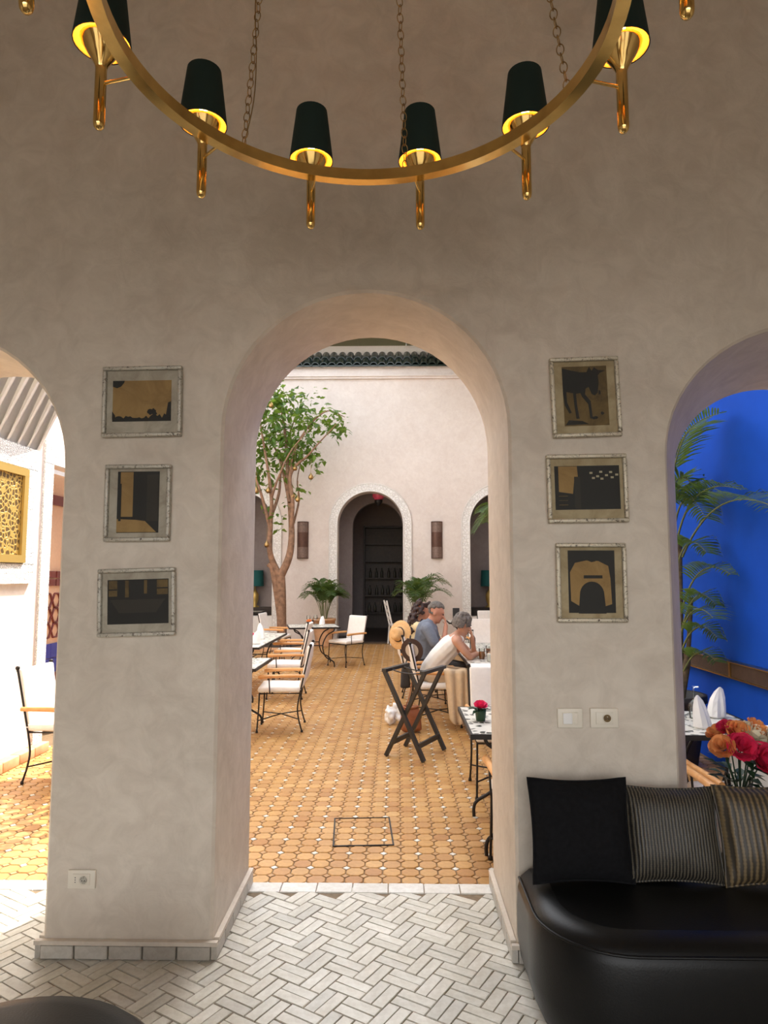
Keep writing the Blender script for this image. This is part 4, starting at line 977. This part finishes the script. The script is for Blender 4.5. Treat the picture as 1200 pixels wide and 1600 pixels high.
def potted_palm(label, loc, pot_r, pot_h, pot_mat, n_, H, spread, seed, bias=(0, 0)):
    t = thing('potted_palm', label, 'palm', loc, 0, None)
    MB().lathe([(pot_r * .72, 0), (pot_r * .9, pot_h * .5), (pot_r, pot_h * .93), (pot_r * 1.06, pot_h * .93), (pot_r * 1.06, pot_h), (pot_r * .92, pot_h), (pot_r * .9, pot_h * .9), (.001, pot_h * .9)], 24).build('pot', M[pot_mat], t)
    MB().lathe([(pot_r * .89, pot_h * .9), (.001, pot_h * .93)], 18).build('soil', M['soil'], t)
    r3 = random.Random(seed)
    for i in range(n_):
        a = 2 * math.pi * i / n_ + r3.uniform(-.3, .3); e = r3.uniform(.35, 1.0); h = H * r3.uniform(.65, 1.0); b0 = Vector((.05 * math.cos(a), .05 * math.sin(a), pot_h * .9))
        top = Vector((spread * e * math.cos(a) + bias[0], spread * e * math.sin(a) * .8 + bias[1], pot_h + h * (1.05 - .45 * e)))
        frond(t, b0, Vector((top.x * .35, top.y * .35, pot_h + h * 1.0)), top, .30, 20, .03, .008, .32, .5, seed=seed * 50 + i)
    return t
potted_palm('bushy potted palm in a terracotta pot left of the centre far arch', (-1.78, 16.6, ZC), .27, .66, 'terracotta', 20, 1.05, .62, 3)
potted_palm('potted palm right of the centre far arch, behind the diners', (.46, 16.35, ZC), .26, .55, 'terracotta', 15, 1.45, .80, 5, (.12, 0))
# tall palm before the blue wall
PX, PY = 2.52, 6.42
bp = thing('tall_palm', 'tall feathery palm in a dark pot before the blue wall', 'palm', (PX, PY, ZC))
MB().lathe([(.20, 0), (.25, .3), (.28, .55), (.30, .56), (.30, .62), (.26, .62), (.25, .55), (.001, .54)], 24).build('pot', M['darkpot'], bp); MB().lathe([(.25, .55), (.001, .57)], 18).build('soil', M['soil'], bp)
for k, (x, y, h) in enumerate(((.10, 0, 2.0), (.02, .10, 2.3), (.14, -.06, 1.5), (-.08, .04, 2.1))):
    MB().tube(spline([(x * .5, y * .5, .55), (x, y, 1.0), (x * 1.3, y * 1.2, h)], 5), [.035] * 5 + [.022] * 6, 8).build('trunk', M['palmtrunk'], bp)
pw = lambda x, y, z: (x - PX, y - PY, z - ZC)
for k, (p0, p1, p2, L, nl) in enumerate((
        (pw(2.64, 6.35, 1.72), pw(2.72, 5.75, 2.42), pw(2.70, 4.75, 1.98), .40, 46), (pw(2.55, 6.4, 1.95), pw(2.45, 6.2, 2.95), pw(2.74, 5.75, 2.92), .30, 36), (pw(2.56, 6.4, 1.9), pw(2.52, 6.3, 2.72), pw(2.70, 6.1, 2.30), .30, 34),
        (pw(2.6, 6.4, 1.8), pw(2.62, 6.1, 2.48), pw(2.78, 5.5, 2.24), .26, 34), (pw(2.62, 6.38, 1.2), pw(2.66, 6.1, 1.78), pw(2.76, 5.7, 1.56), .24, 30), (pw(2.62, 6.4, 1.0), pw(2.66, 6.2, 1.55), pw(2.74, 5.95, 1.30), .24, 28),
        (pw(2.6, 6.4, .8), pw(2.66, 6.2, 1.25), pw(2.74, 5.95, 1.02), .24, 28), (pw(2.6, 6.4, .6), pw(2.66, 6.2, 1.0), pw(2.72, 5.95, .82), .22, 26), ((0, 0, 2.0), (-.1, 0, 2.9), (-.6, -.3, 2.8), .36, 30),
        ((0, .1, 1.9), (-.1, .4, 2.8), (-.3, 1.0, 2.6), .36, 28), (pw(2.5, 6.4, 2.0), pw(2.5, 6.0, 2.9), pw(2.45, 5.5, 2.75), .30, 30), ((.1, 0, 1.5), (.1, .3, 2.2), (.12, .8, 2.1), .24, 26), (pw(2.6, 6.4, .95), pw(2.6, 6.1, 1.4), pw(2.6, 5.7, 1.2), .26, 26), (pw(2.58, 6.4, 1.9), pw(2.6, 6.2, 2.5), pw(2.66, 5.9, 2.05), .30, 34), (pw(2.56, 6.4, 1.9), pw(2.58, 6.3, 2.6), pw(2.62, 6.0, 2.2), .30, 34), (pw(2.6, 6.4, 1.6), pw(2.62, 6.2, 2.0), pw(2.68, 5.95, 1.75), .26, 30))):
    frond(bp, p0, p1, p2, L * 1.12, int(nl * .75), .023, .011, .45 if k == 0 else .35, .30, seed=90 + k, xmax=2.83 - PX)
fp = thing('corner_palm', 'palm whose fronds hang across the right far arch', 'palm', (2.35, 13.2, ZC))
MB().lathe([(.2, 0), (.27, .5), (.29, .55), (.24, .55), (.001, .5)], 20).build('pot', M['terracotta'], fp); MB().tube([(0, 0, .5), (-.02, 0, 1.4), (-.05, 0, 2.6)], [.05, .045, .03], 8).build('trunk', M['palmtrunk'], fp)
for k, (p1, p2) in enumerate((((-.35, 0, 3.4), (-.85, -.1, 2.55)), ((-.3, -.2, 3.3), (-.75, -.4, 2.9)), ((-.1, -.3, 3.5), (-.05, -.8, 3.0)), ((-.2, .3, 3.4), (-.5, .7, 2.8)))): frond(fp, (-.05, 0, 2.55), p1, p2, .42, 26, .035, .012, .3, .6, seed=140 + k)
# unseen potted shrub added behind the left pier to dapple the sunlit floor
sh = thing('dapple_shrub', 'unseen leafy shrub added behind the left pier to dapple the floor', 'shrub', (-2.22, 5.75, ZC))
MB().lathe([(.16, 0), (.21, .35), (.23, .4), (.19, .4), (.001, .36)], 20).build('pot', M['terracotta'], sh)
MB().tube([(0, 0, .36), (.01, 0, .8), (.0, .02, 1.5)], [.03, .025, .012], 7).build('stem', M['bark'], sh)
fo = MB(); r_ = random.Random(8)
for i in range(420):
    a, z = r_.uniform(0, 6.28), r_.uniform(.55, 2.3); rr = .46 * math.sqrt(r_.random()) * math.sin(math.pi * min(.97, max(.1, (z - .3) / 2.2)))
    leaf_strip(fo, (rr * math.cos(a), rr * math.sin(a), z), (math.cos(a + r_.uniform(-1, 1)), math.sin(a), r_.uniform(-.6, .6)), r_.uniform(.10, .16), .06)
tag(fo.build('foliage', M['leaf'], sh), kind='stuff')

# ------------------------------------------------------------------ rail on the blue wall
rl = thing('wall_rail', 'rusty brown rail fixed along the blue wall', 'rail', (2.905, 6.5, .745))
for i in range(5): MB().box((-.015, -2.0 + i * 1.0, 0), (.05, .99, .13)).build('rail_board', M['rail'], rl)
for i in range(6): MB().box((-.045, -2.5 + i * 1.0, 0), (.012, .03, .145)).build('joint_strap', M['oldbrass'], rl)
for z_ in (.066, -.066): MB().box((-.03, 0, z_), (.075, 4.98, .010)).build('edge_strip', M['oldbrass'], rl)

# ------------------------------------------------------------------ wall lights, lantern, lamps and things in the dim rooms
def sconce(label, x):
    t = thing('wall_sconce', label, 'wall light', (x, YF, 1.99), 0, 'half-round wall lights on the far wall')
    def half(z0, z1, r0):
        mb = MB(); n_ = 12; rows = [[(r0 * math.cos(math.pi + math.pi * k / n_), .9 * r0 * math.sin(math.pi + math.pi * k / n_), z_) for k in range(n_ + 1)] for z_ in (z0, z1)]; m_ = n_ + 1
        return mb.add(rows[0] + rows[1], [(k, k + 1, m_ + k + 1, m_ + k) for k in range(n_)], True)
    half(.0, .93, .135).build('shade', M['sconce'], t); half(.28, .66, .139).build('band', M['sconce_dark'], t)
    for z_ in (.0, .925): MB().tube([(.138 * math.cos(math.pi + math.pi * k / 12), .125 * math.sin(math.pi + math.pi * k / 12), z_) for k in range(13)], .012, 6).build('rim', M['sconce_dark'], t)
    for s in (-1, 1): MB().box((s * .135, -.012, .465), (.02, .024, .93)).build('edge_bar', M['sconce_dark'], t)
M['sconce'] = plain('pierced_copper', (.19, .13, .105, 1), .5, .4, var=.25, scale=30)
M['sconce_dark'] = plain('dark_copper', (.10, .05, .035, 1), .45, .5, var=.2, scale=12)
sconce('half-round copper wall light right of the centre far arch', 1.01); sconce('half-round copper wall light behind the tree trunk', -2.43)
ln = thing('hanging_lantern', 'pink glass lantern hanging in the centre far arch', 'lantern', (-.50, 17.95, 3.50))
MB().lathe([(.001, .02), (.10, .05), (.17, .14), (.15, .24), (.05, .32), (.02, .34)], 18).build('glass_dome', M['pinkglass'], ln); MB().lathe([(.001, -.12), (.03, -.10), (.10, -.02), (.11, .05), (.001, .06)], 16).build('finial', M['iron'], ln); MB().tube([(0, 0, .33), (0, 0, 1.05)], .008, 5).build('chain', M['iron'], ln)
def table_lamp(label, loc, s=1.0):
    t = thing('table_lamp', label, 'lamp', loc); MB().lathe([(.12 * s, 0), (.13 * s, .02), (.05 * s, .06), (.10 * s, .2), (.11 * s, .34), (.04 * s, .46), (.015 * s, .5), (.015 * s, .62)], 18).build('base', M['goldframe'], t)
    mb = MB(); mb.lathe([(.24 * s, .58), (.22 * s, 1.02)], 26); mb.f = mb.f[:26]; mb.sm = mb.sm[:26]; mb.mi = mb.mi[:26]; mb.build('shade', M['teal'], t)
def sideboard(label, x, y, w):
    t = thing('sideboard', label, 'sideboard', (x, y, ZC)); MB().box((0, 0, .80), (w, .4, .04)).build('top', M['darkwood'], t); MB().box((0, .01, .42), (w - .08, .36, .72)).build('body', M['darkwood'], t)
    for k in (-1, 0, 1): d_ = MB().box((k * w * .31, -.185, .42), (w * .28, .02, .62)).build('door', M['darkwood'], t); MB().sphere((k * w * .31 + .1, -.2, .45), .015, 8, 6).build('knob', M['oldbrass'], d_)
sideboard('dark sideboard under the teal lamp in the left far room', -4.0, 19.05, 1.2); table_lamp('gold lamp with a teal drum shade in the left far room', (-3.98, 19.0, ZC + .82))
sideboard('dark sideboard under the teal lamp in the right far room', 2.6, 19.05, 1.2); table_lamp('gold lamp with a teal drum shade in the right far room', (2.55, 19.0, ZC + .82))
copy_tree(c0, 'pale chair at the table in the left far room', (-3.25, 18.3, ZC), rad(180 - 90)); copy_tree(c0, 'pale chair at the right far room window', (2.45, 18.45, ZC), rad(180 - 90))
shf = thing('bottle_shelf', 'dark wall shelf seen through the centre far arch', 'shelf', (-.2, 22.1, ZC))
for k in range(6): MB().box((0, 0, .5 + k * .55), (1.7, .3, .04)).build('shelf_board', M['darkwood'], shf)
for s in (-1, 1): MB().box((s * .87, 0, 1.65), (.05, .32, 3.3)).build('upright', M['darkwood'], shf)
MB().box((0, .14, 1.65), (1.7, .03, 3.3)).build('back_panel', M['darkwood'], shf)
bt = MB(); bt.lathe([(.04, 0), (.042, .02), (.042, .19), (.015, .25), (.015, .31), (.001, .312)], 10); bt = bt.mesh('bottle', M['bottle'])
for k in range(3):
    for i in range(8): tag(link('bottle', bt, None, (-.9 + i * .2 + R.uniform(-.03, .03), 22.05, ZC + .521 + k * .55)), 'dim bottle in the %s row of the dark far shelf' % ('lowest', 'middle', 'top')[k], 'bottle', 'bottles on the far shelf')
wc_ = thing('wooden_chair', 'white painted wooden chair in the centre far doorway', 'chair', (.03, 17.05, ZC), rad(-80))
for s in (-1, 1):
    MB().bar((s * .2, .2, 0), (s * .2, .19, .46), .035, .035).build('leg', M['white'], wc_); MB().bar((s * .2, -.24, 0), (s * .2, -.2, .48), .035, .035).build('leg', M['white'], wc_); MB().bar((s * .2, -.2, .46), (s * .21, -.34, 1.08), .035, .035).build('back_post', M['white'], wc_)
    MB().bar((s * .2, -.22, .2), (s * .2, .2, .2), .02, .02).build('rung', M['white'], wc_)
for z_ in (.65, .82, .99): MB().bar((-.2, -.2 - (z_ - .46) * .226, z_), (.2, -.2 - (z_ - .46) * .226, z_), .02, .07).build('back_slat', M['white'], wc_)
MB().rbox((0, 0, .475), (.46, .45, .035), .012, k=1).build('seat', M['white'], wc_)

# ------------------------------------------------------------------ the three diners (they face +x, towards their table)
def head_shape(mb, c, fwd, tilt, s=1.0):
    """skull, jaw, brow, nose, ears fused into the body; fwd: heading angle, tilt: nod"""
    Mx = Matrix.Rotation(fwd, 3, 'Z') @ Matrix.Rotation(tilt, 3, 'Y'); c = Vector(c)
    P = lambda x, y, z: c + Mx @ Vector((x * s, y * s, z * s))
    mb.sphere(P(-.012, 0, .025), (.098 * s, .076 * s, .092 * s), 16, 12, Mx)
    mb.sphere(P(.03, 0, -.045), (.062 * s, .056 * s, .072 * s), 14, 10, Mx)
    mb.capsule(P(.088, 0, .012), P(.108, 0, -.022), .011 * s, .016 * s, 8)
    mb.sphere(P(.066, 0, -.092), (.026 * s, .03 * s, .02 * s), 10, 8, Mx)
    mb.capsule(P(.080, -.032, .034), P(.080, .032, .034), .014 * s, .014 * s, 8)
    mb.capsule(P(.082, -.018, -.058), P(.082, .018, -.058), .012 * s, .012 * s, 8)
    for e in (-1, 1): mb.sphere(P(-.008, e * .078, -.012), (.022 * s, .010 * s, .032 * s), 8, 6, Mx)
    return P
def hand(mb, w, d, side, curl=.6, s=1.0):
    """wrist w, finger direction d; palm and five separate bent fingers"""
    w, d = Vector(w), Vector(d).normalized(); n_ = Vector(side).normalized(); n_ = (n_ - d * n_.dot(d)).normalized(); b_ = d.cross(n_)
    for k in range(4):
        o = b_ * (k - 1.5) * .019 * s; mb.capsule(w + o * .6, w + d * .075 * s + o, .013 * s, .0115 * s, 8)
        k0 = w + d * .078 * s + o; L = (.040, .046, .043, .034)[k] * s; d1 = (d + n_ * curl * .6).normalized(); d2 = (d + n_ * curl * 1.8).normalized()
        mb.capsule(k0, k0 + d1 * L, .0095 * s, .0085 * s, 8); mb.capsule(k0 + d1 * L, k0 + d1 * L + d2 * L * .8, .0085 * s, .007 * s, 8)
    t0 = w + d * .025 * s - b_ * .03 * s; t1 = t0 + (d * .6 - b_ * .6 + n_ * .5).normalized() * .042 * s
    mb.capsule(t0, t1, .012 * s, .0105 * s, 8); mb.capsule(t1, t1 + (d * .8 + n_ * .6).normalized() * .032 * s, .0105 * s, .008 * s, 8)
def eyes(P, parent):
    for e in (-1, 1):
        p = P(.088, e * .032, .014); MB().sphere(p, .0085, 8, 6).build('eye', M['dark'], parent)

# seat top of the chairs is about 0.49 above the courtyard floor
def legs(mb, hip_z, yo=.09, knee=(.50, .50), foot=(.46, .08), r=(.085, .062, .045)):
    for e in (-1, 1):
        h = Vector((.0, e * yo, hip_z)); k = Vector((knee[0], e * (yo + .02), knee[1])); f = Vector((foot[0], e * (yo + .02), foot[1]))
        mb.chain([h, k, f], r); 
def feet(mb, foot=(.46, .08), yo=.11):
    for e in (-1, 1): mb.chain([(foot[0], e * yo, .06), (foot[0] + .06, e * yo, .035), (foot[0] + .17, e * yo, .03)], [.042, .038, .028])

# woman in a white tank top
wm = thing('person', 'person in a white tank top leaning on the table, short grey hair', 'person', (.40, 8.02, ZC))
b = MB(); sx = .34
b.chain([(.0, 0, .60), (.10, 0, .75), (.24, 0, .90), (.31, 0, .985)], [.125, .118, .125, .085]); b.capsule((.28, -.12, .955), (.28, .12, .955), .07, .07)
b.chain([(.31, 0, .985), (.35, 0, 1.06)], [.055, .05]); HP = head_shape(b, (.36, -.02, 1.135), rad(20), rad(18))
b.chain([(.28, -.165, .945), (.36, -.20, .835), (.42, -.17, .775)], [.055, .042, .040]); b.chain([(.42, -.17, .775), (.50, -.02, .785), (.55, .07, .785)], [.040, .033, .026]); hand(b, (.55, .07, .785), (.5, .85, 0), (0, 0, -1), .4)
b.chain([(.28, .165, .945), (.40, .22, .84), (.46, .22, .782)], [.055, .042, .038]); b.chain([(.46, .22, .782), (.50, .10, .80), (.47, .0, .98)], [.038, .032, .026]); hand(b, (.47, .0, .98), (-.15, -.1, .9), (-1, 0, 0), .8)
legs(b, .565, knee=(.44, .53)); feet(b, (.42, .08))
remesh(b, 'body', M['skin'], wm, .011, 4); eyes(HP, wm)
t_ = MB(); t_.chain([(-.01, 0, .60), (.085, 0, .745), (.215, 0, .885)], [.138, .132, .132]); t_.chain([(-.02, -.05, .66), (.08, -.07, .78), (.20, -.085, .90)], [.09, .09, .085]); t_.chain([(-.02, .05, .66), (.08, .07, .78), (.20, .085, .90)], [.09, .09, .085])
for e in (-1, 1): t_.chain([(.20, e * .085, .92), (.255, e * .088, 1.0), (.33, e * .085, .97)], [.045, .024, .04])
remesh(t_, 'tank_top', M['tank'], wm, .011, 3)
p_ = MB(); p_.chain([(-.01, 0, .58), (.03, 0, .60)], [.135, .14]); legs(p_, .56, knee=(.44, .535), foot=(.42, .12), r=(.105, .08, .075)); remesh(p_, 'trousers', M['khaki'], wm, .013, 3)
h_ = MB(); r_ = random.Random(3)
for i in range(90):
    a, e = r_.uniform(0, 6.28), r_.uniform(-.15, 1.0); d = Vector((math.cos(a) * math.cos(e * 1.4), math.sin(a) * math.cos(e * 1.4), math.sin(e * 1.4)))
    if d.x > .35 and d.z < .55: continue
    p = HP(-.012 + d.x * .096, d.y * .082, .03 + d.z * .092); q_ = HP(-.014 + d.x * 1.15 * .10, d.y * .098, .03 + d.z * .07 - .055 - r_.uniform(0, .03)); h_.capsule(p, q_, .026, .015, 6)
remesh(h_, 'hair', M['grey_hair'], wm, .008, 1)
# man in a grey shirt
mn = thing('person', 'person in a blue-grey short-sleeved shirt holding a hand to the mouth', 'person', (.33, 8.95, ZC))
b = MB(); b.chain([(0, 0, .60), (.03, 0, .80), (.07, 0, .98), (.09, 0, 1.06)], [.14, .135, .14, .085]); b.capsule((.06, -.14, 1.02), (.06, .14, 1.02), .075, .075)
b.chain([(.08, 0, 1.06), (.135, 0, 1.15)], [.062, .057]); HP = head_shape(b, (.175, -.01, 1.215), rad(-8), rad(24), 1.08)
b.chain([(.06, -.19, 1.01), (.13, -.245, .85), (.20, -.25, .755)], [.062, .052, .042]); b.chain([(.20, -.25, .755), (.27, -.17, .90), (.295, -.07, 1.055)], [.043, .038, .028]); hand(b, (.295, -.07, 1.055), (-.05, .35, .8), (-1, .2, 0), 1.0, 1.05)
b.chain([(.06, .19, 1.01), (.20, .24, .84), (.36, .2, .79)], [.062, .050, .040]); b.chain([(.36, .2, .79), (.42, .08, .80), (.46, .0, .80)], [.040, .034, .028]); hand(b, (.46, .0, .80), (.4, -.8, 0), (0, 0, -1), .4)
legs(b, .57); feet(b)
remesh(b, 'body', M['skin2'], mn, .011, 4); eyes(HP, mn)
t_ = MB(); t_.chain([(-.01, 0, .60), (.02, 0, .80), (.055, 0, .985)], [.155, .152, .150]); t_.capsule((.05, -.15, 1.015), (.05, .15, 1.015), .088, .088); t_.capsule((.075, -.07, .94), (.075, .07, .94), .135, .135); t_.chain([(.08, 0, 1.05), (.10, 0, 1.09)], [.082, .070])
t_.chain([(.06, -.185, 1.015), (.10, -.225, .93), (.135, -.245, .85)], [.078, .072, .070]); t_.chain([(.06, .185, 1.015), (.13, .225, .92), (.18, .24, .86)], [.078, .072, .070])
remesh(t_, 'shirt', M['shirt'], mn, .011, 3)
p_ = MB(); p_.capsule((-.01, 0, .575), (.03, 0, .58), .145, .145); legs(p_, .56, r=(.11, .085, .07), foot=(.46, .12)); remesh(p_, 'trousers', M['blackbag'], mn, .014, 3)
h_ = MB(); r_ = random.Random(5)
for i in range(170):
    a, e = r_.uniform(0, 6.28), r_.uniform(-.45, 1.0); d = Vector((math.cos(a) * math.cos(e * 1.5), math.sin(a) * math.cos(e * 1.5), math.sin(e * 1.5)))
    if d.x > .30 and d.z < .62: continue
    if d.x > -.2 and abs(d.y) > .6 and d.z < .1: continue
    p = HP(-.014 + d.x * .094, d.y * .074, .03 + d.z * .09); h_.sphere(p, .021, 7, 5)
remesh(h_, 'hair', M['salt_hair'], mn, .008, 1)
# diner with long dark hair
ld = thing('person', 'person with long dark curly hair in a pale yellow top', 'person', (.24, 9.85, ZC))
b = MB(); b.chain([(0, 0, .60), (.03, 0, .78), (.07, 0, .94), (.09, 0, 1.02)], [.12, .11, .12, .075]); b.capsule((.06, -.12, .98), (.06, .12, .98), .065, .065); b.chain([(.08, 0, 1.03), (.11, 0, 1.12)], [.052, .048]); HP = head_shape(b, (.135, 0, 1.195), rad(-12), rad(12))
for e in (-1, 1): b.chain([(.06, e * .16, .975), (.18, e * .22, .83), (.40, e * .17, .785), (.52, e * .08, .79)], [.052, .043, .038, .026])
hand(b, (.52, -.08, .79), (.8, .4, 0), (0, 0, -1), .4); hand(b, (.52, .08, .79), (.8, -.4, 0), (0, 0, -1), .4); legs(b, .56); feet(b)
remesh(b, 'body', M['skin2'], ld, .012, 4); eyes(HP, ld)
t_ = MB(); t_.chain([(-.01, 0, .60), (.02, 0, .78), (.055, 0, .94)], [.135, .128, .132]); t_.capsule((.05, -.13, .975), (.05, .13, .975), .08, .08)
for e in (-1, 1): t_.chain([(.06, e * .16, .975), (.18, e * .22, .83), (.36, e * .175, .79)], [.07, .062, .052])
remesh(t_, 'top', M['yellow'], ld, .012, 3)
p_ = MB(); p_.capsule((-.01, 0, .575), (.03, 0, .58), .13, .13); legs(p_, .56, r=(.10, .08, .07), foot=(.46, .12)); remesh(p_, 'trousers', M['khaki'], ld, .014, 3)
h_ = MB(); r_ = random.Random(9)
for i in range(230):
    a = r_.uniform(0, 6.28); zz = r_.uniform(-.34, .13); rr = .105 + .035 * min(1, max(0, (.1 - zz) * 4)) + r_.uniform(-.01, .02)
    if zz > .06: rr = .09
    x, y = math.cos(a) * rr - .03, math.sin(a) * rr * .95
    if x > .04 and zz < .075: continue
    h_.sphere(HP(x, y, zz), r_.uniform(.020, .034), 7, 5)
remesh(h_, 'hair', M['brown_hair'], ld, .010, 1)

# ------------------------------------------------------------------ hats, bags and clothing around the diners
def hat(label, loc, rot, mat, r_brim, lining=None):
    t = thing('hat', label, 'hat', loc); t.rotation_euler = rot
    MB().lathe([(r_brim, -.004), (r_brim * 1.01, .0), (r_brim, .004), (r_brim * .75, .006), (.088, .012), (.085, .05), (.078, .10), (.06, .118), (.03, .112), (.001, .108)], 28).build('crown', M[mat], t)
    MB().tube([(.0885 * math.cos(2 * math.pi * k / 24), .0885 * math.sin(2 * math.pi * k / 24), .025) for k in range(24)], .010, 6, closed=True).build('band', M['brownfelt'], t)
    MB().lathe([(.08, -.006), (.001, -.0065)], 20).build('lining', M[lining or mat], t)
hat('straw hat hanging on the back of the man\'s chair', (.03, 8.84, .79), (rad(78), 0, rad(-42)), 'straw', .185)
hat('dark brown hat hung on the white chair back behind the woman', (.165, 7.84, .70), (rad(-82), 0, rad(-24)), 'brownfelt', .135, 'hatlining')
def bag(name, label, loc, w, d, h, mat, strap, seed, rotz=0):
    t = thing(name, label, 'bag', loc, rotz)
    fn = lambda v_: Vector((v_.x * (1 - .25 * (v_.z / h + .5)) + .012 * noise.noise(v_ * 14 + Vector((seed, 0, 0))), v_.y * (1 - .3 * (v_.z / h + .5)) + .012 * noise.noise(v_ * 13), v_.z + .01 * noise.noise(v_ * 10)))
    MB().rbox((0, 0, h / 2), (w, d, h), min(w, d, h) * .35, fn=fn, k=3).build('body', M[mat], t)
    MB().tube([(w * .36 * math.cos(2 * math.pi * k / 16), d * .34 * math.sin(2 * math.pi * k / 16), h * .98 + .006 * math.sin(k * 2.4)) for k in range(16)], .012, 6, closed=True).build('gathered_rim', M[mat], t)
    if strap: MB().tube(spline([Vector(p) for p in strap], 5), .006, 6).build('strap', M[mat], t)
bag('shoulder_bag', 'brown leather drawstring bag on the floor behind the tray stand', (.14, 7.56, ZC + .01), .24, .17, .27, 'tan_leather', [(-.06, 0, .26), (-.02, -.02, .38), (.02, 0, .55)], 1, rad(15))
bag('hanging_bag', 'dark bag hanging from the chair back beside the tray stand', (.09, 8.02, .26), .11, .26, .24, 'blackbag', [(0, -.09, .22), (.05, -.04, .55), (.06, .04, .55), (0, .09, .22)], 2)
cbg = thing('cloth_bag', 'crumpled white cloth bag on the floor left of the brown bag', 'bag', (-.03, 7.98, ZC), rad(30))
cb_ = MB(); r_ = random.Random(12)
for i in range(26): cb_.sphere((r_.uniform(-.09, .09), r_.uniform(-.06, .06), .035 + .20 * (i / 26) * r_.uniform(.7, 1)), (r_.uniform(.02, .05) * (1.2 - i / 40), r_.uniform(.02, .045), r_.uniform(.025, .05)), 9, 7)
remesh(cb_, 'body', M['linen'], cbg, .009, 1); MB().tube(spline([(-.04, 0, .2), (-.02, .01, .29), (.03, 0, .29), (.05, 0, .2)], 5), .006, 6).build('handle', M['straw'], cbg)
gm = thing('draped_jacket', 'beige garment draped over the woman\'s chair arm, hanging to the floor', 'garment', (.62, 7.72, ZC))
mb = MB(); n1, n2 = 18, 22; vs = []
for i in range(n1 + 1):
    for j in range(n2 + 1):
        a, t = i / n1, j / n2
        x = -.12 + a * .27 * (1 - .25 * t) + .08 * t; fold_ = .026 * math.sin(a * 15 + t * 2) * (.3 + t)
        if t < .18: y, z = .06 - t / .18 * .10, .645 + .01 * math.sin(a * 9)
        else: y, z = -.045 - .035 * (t - .18) + fold_, .64 - (t - .18) / .82 * (.52 + .06 * math.sin(a * 4))
        vs.append((x, y, z))
mb.add(vs, [(i * (n2 + 1) + j, (i + 1) * (n2 + 1) + j, (i + 1) * (n2 + 1) + j + 1, i * (n2 + 1) + j + 1) for i in range(n1) for j in range(n2)], True)
o = mb.build('cloth', M['khaki'], gm); sm = o.modifiers.new('t', 'SOLIDIFY'); sm.thickness = .010
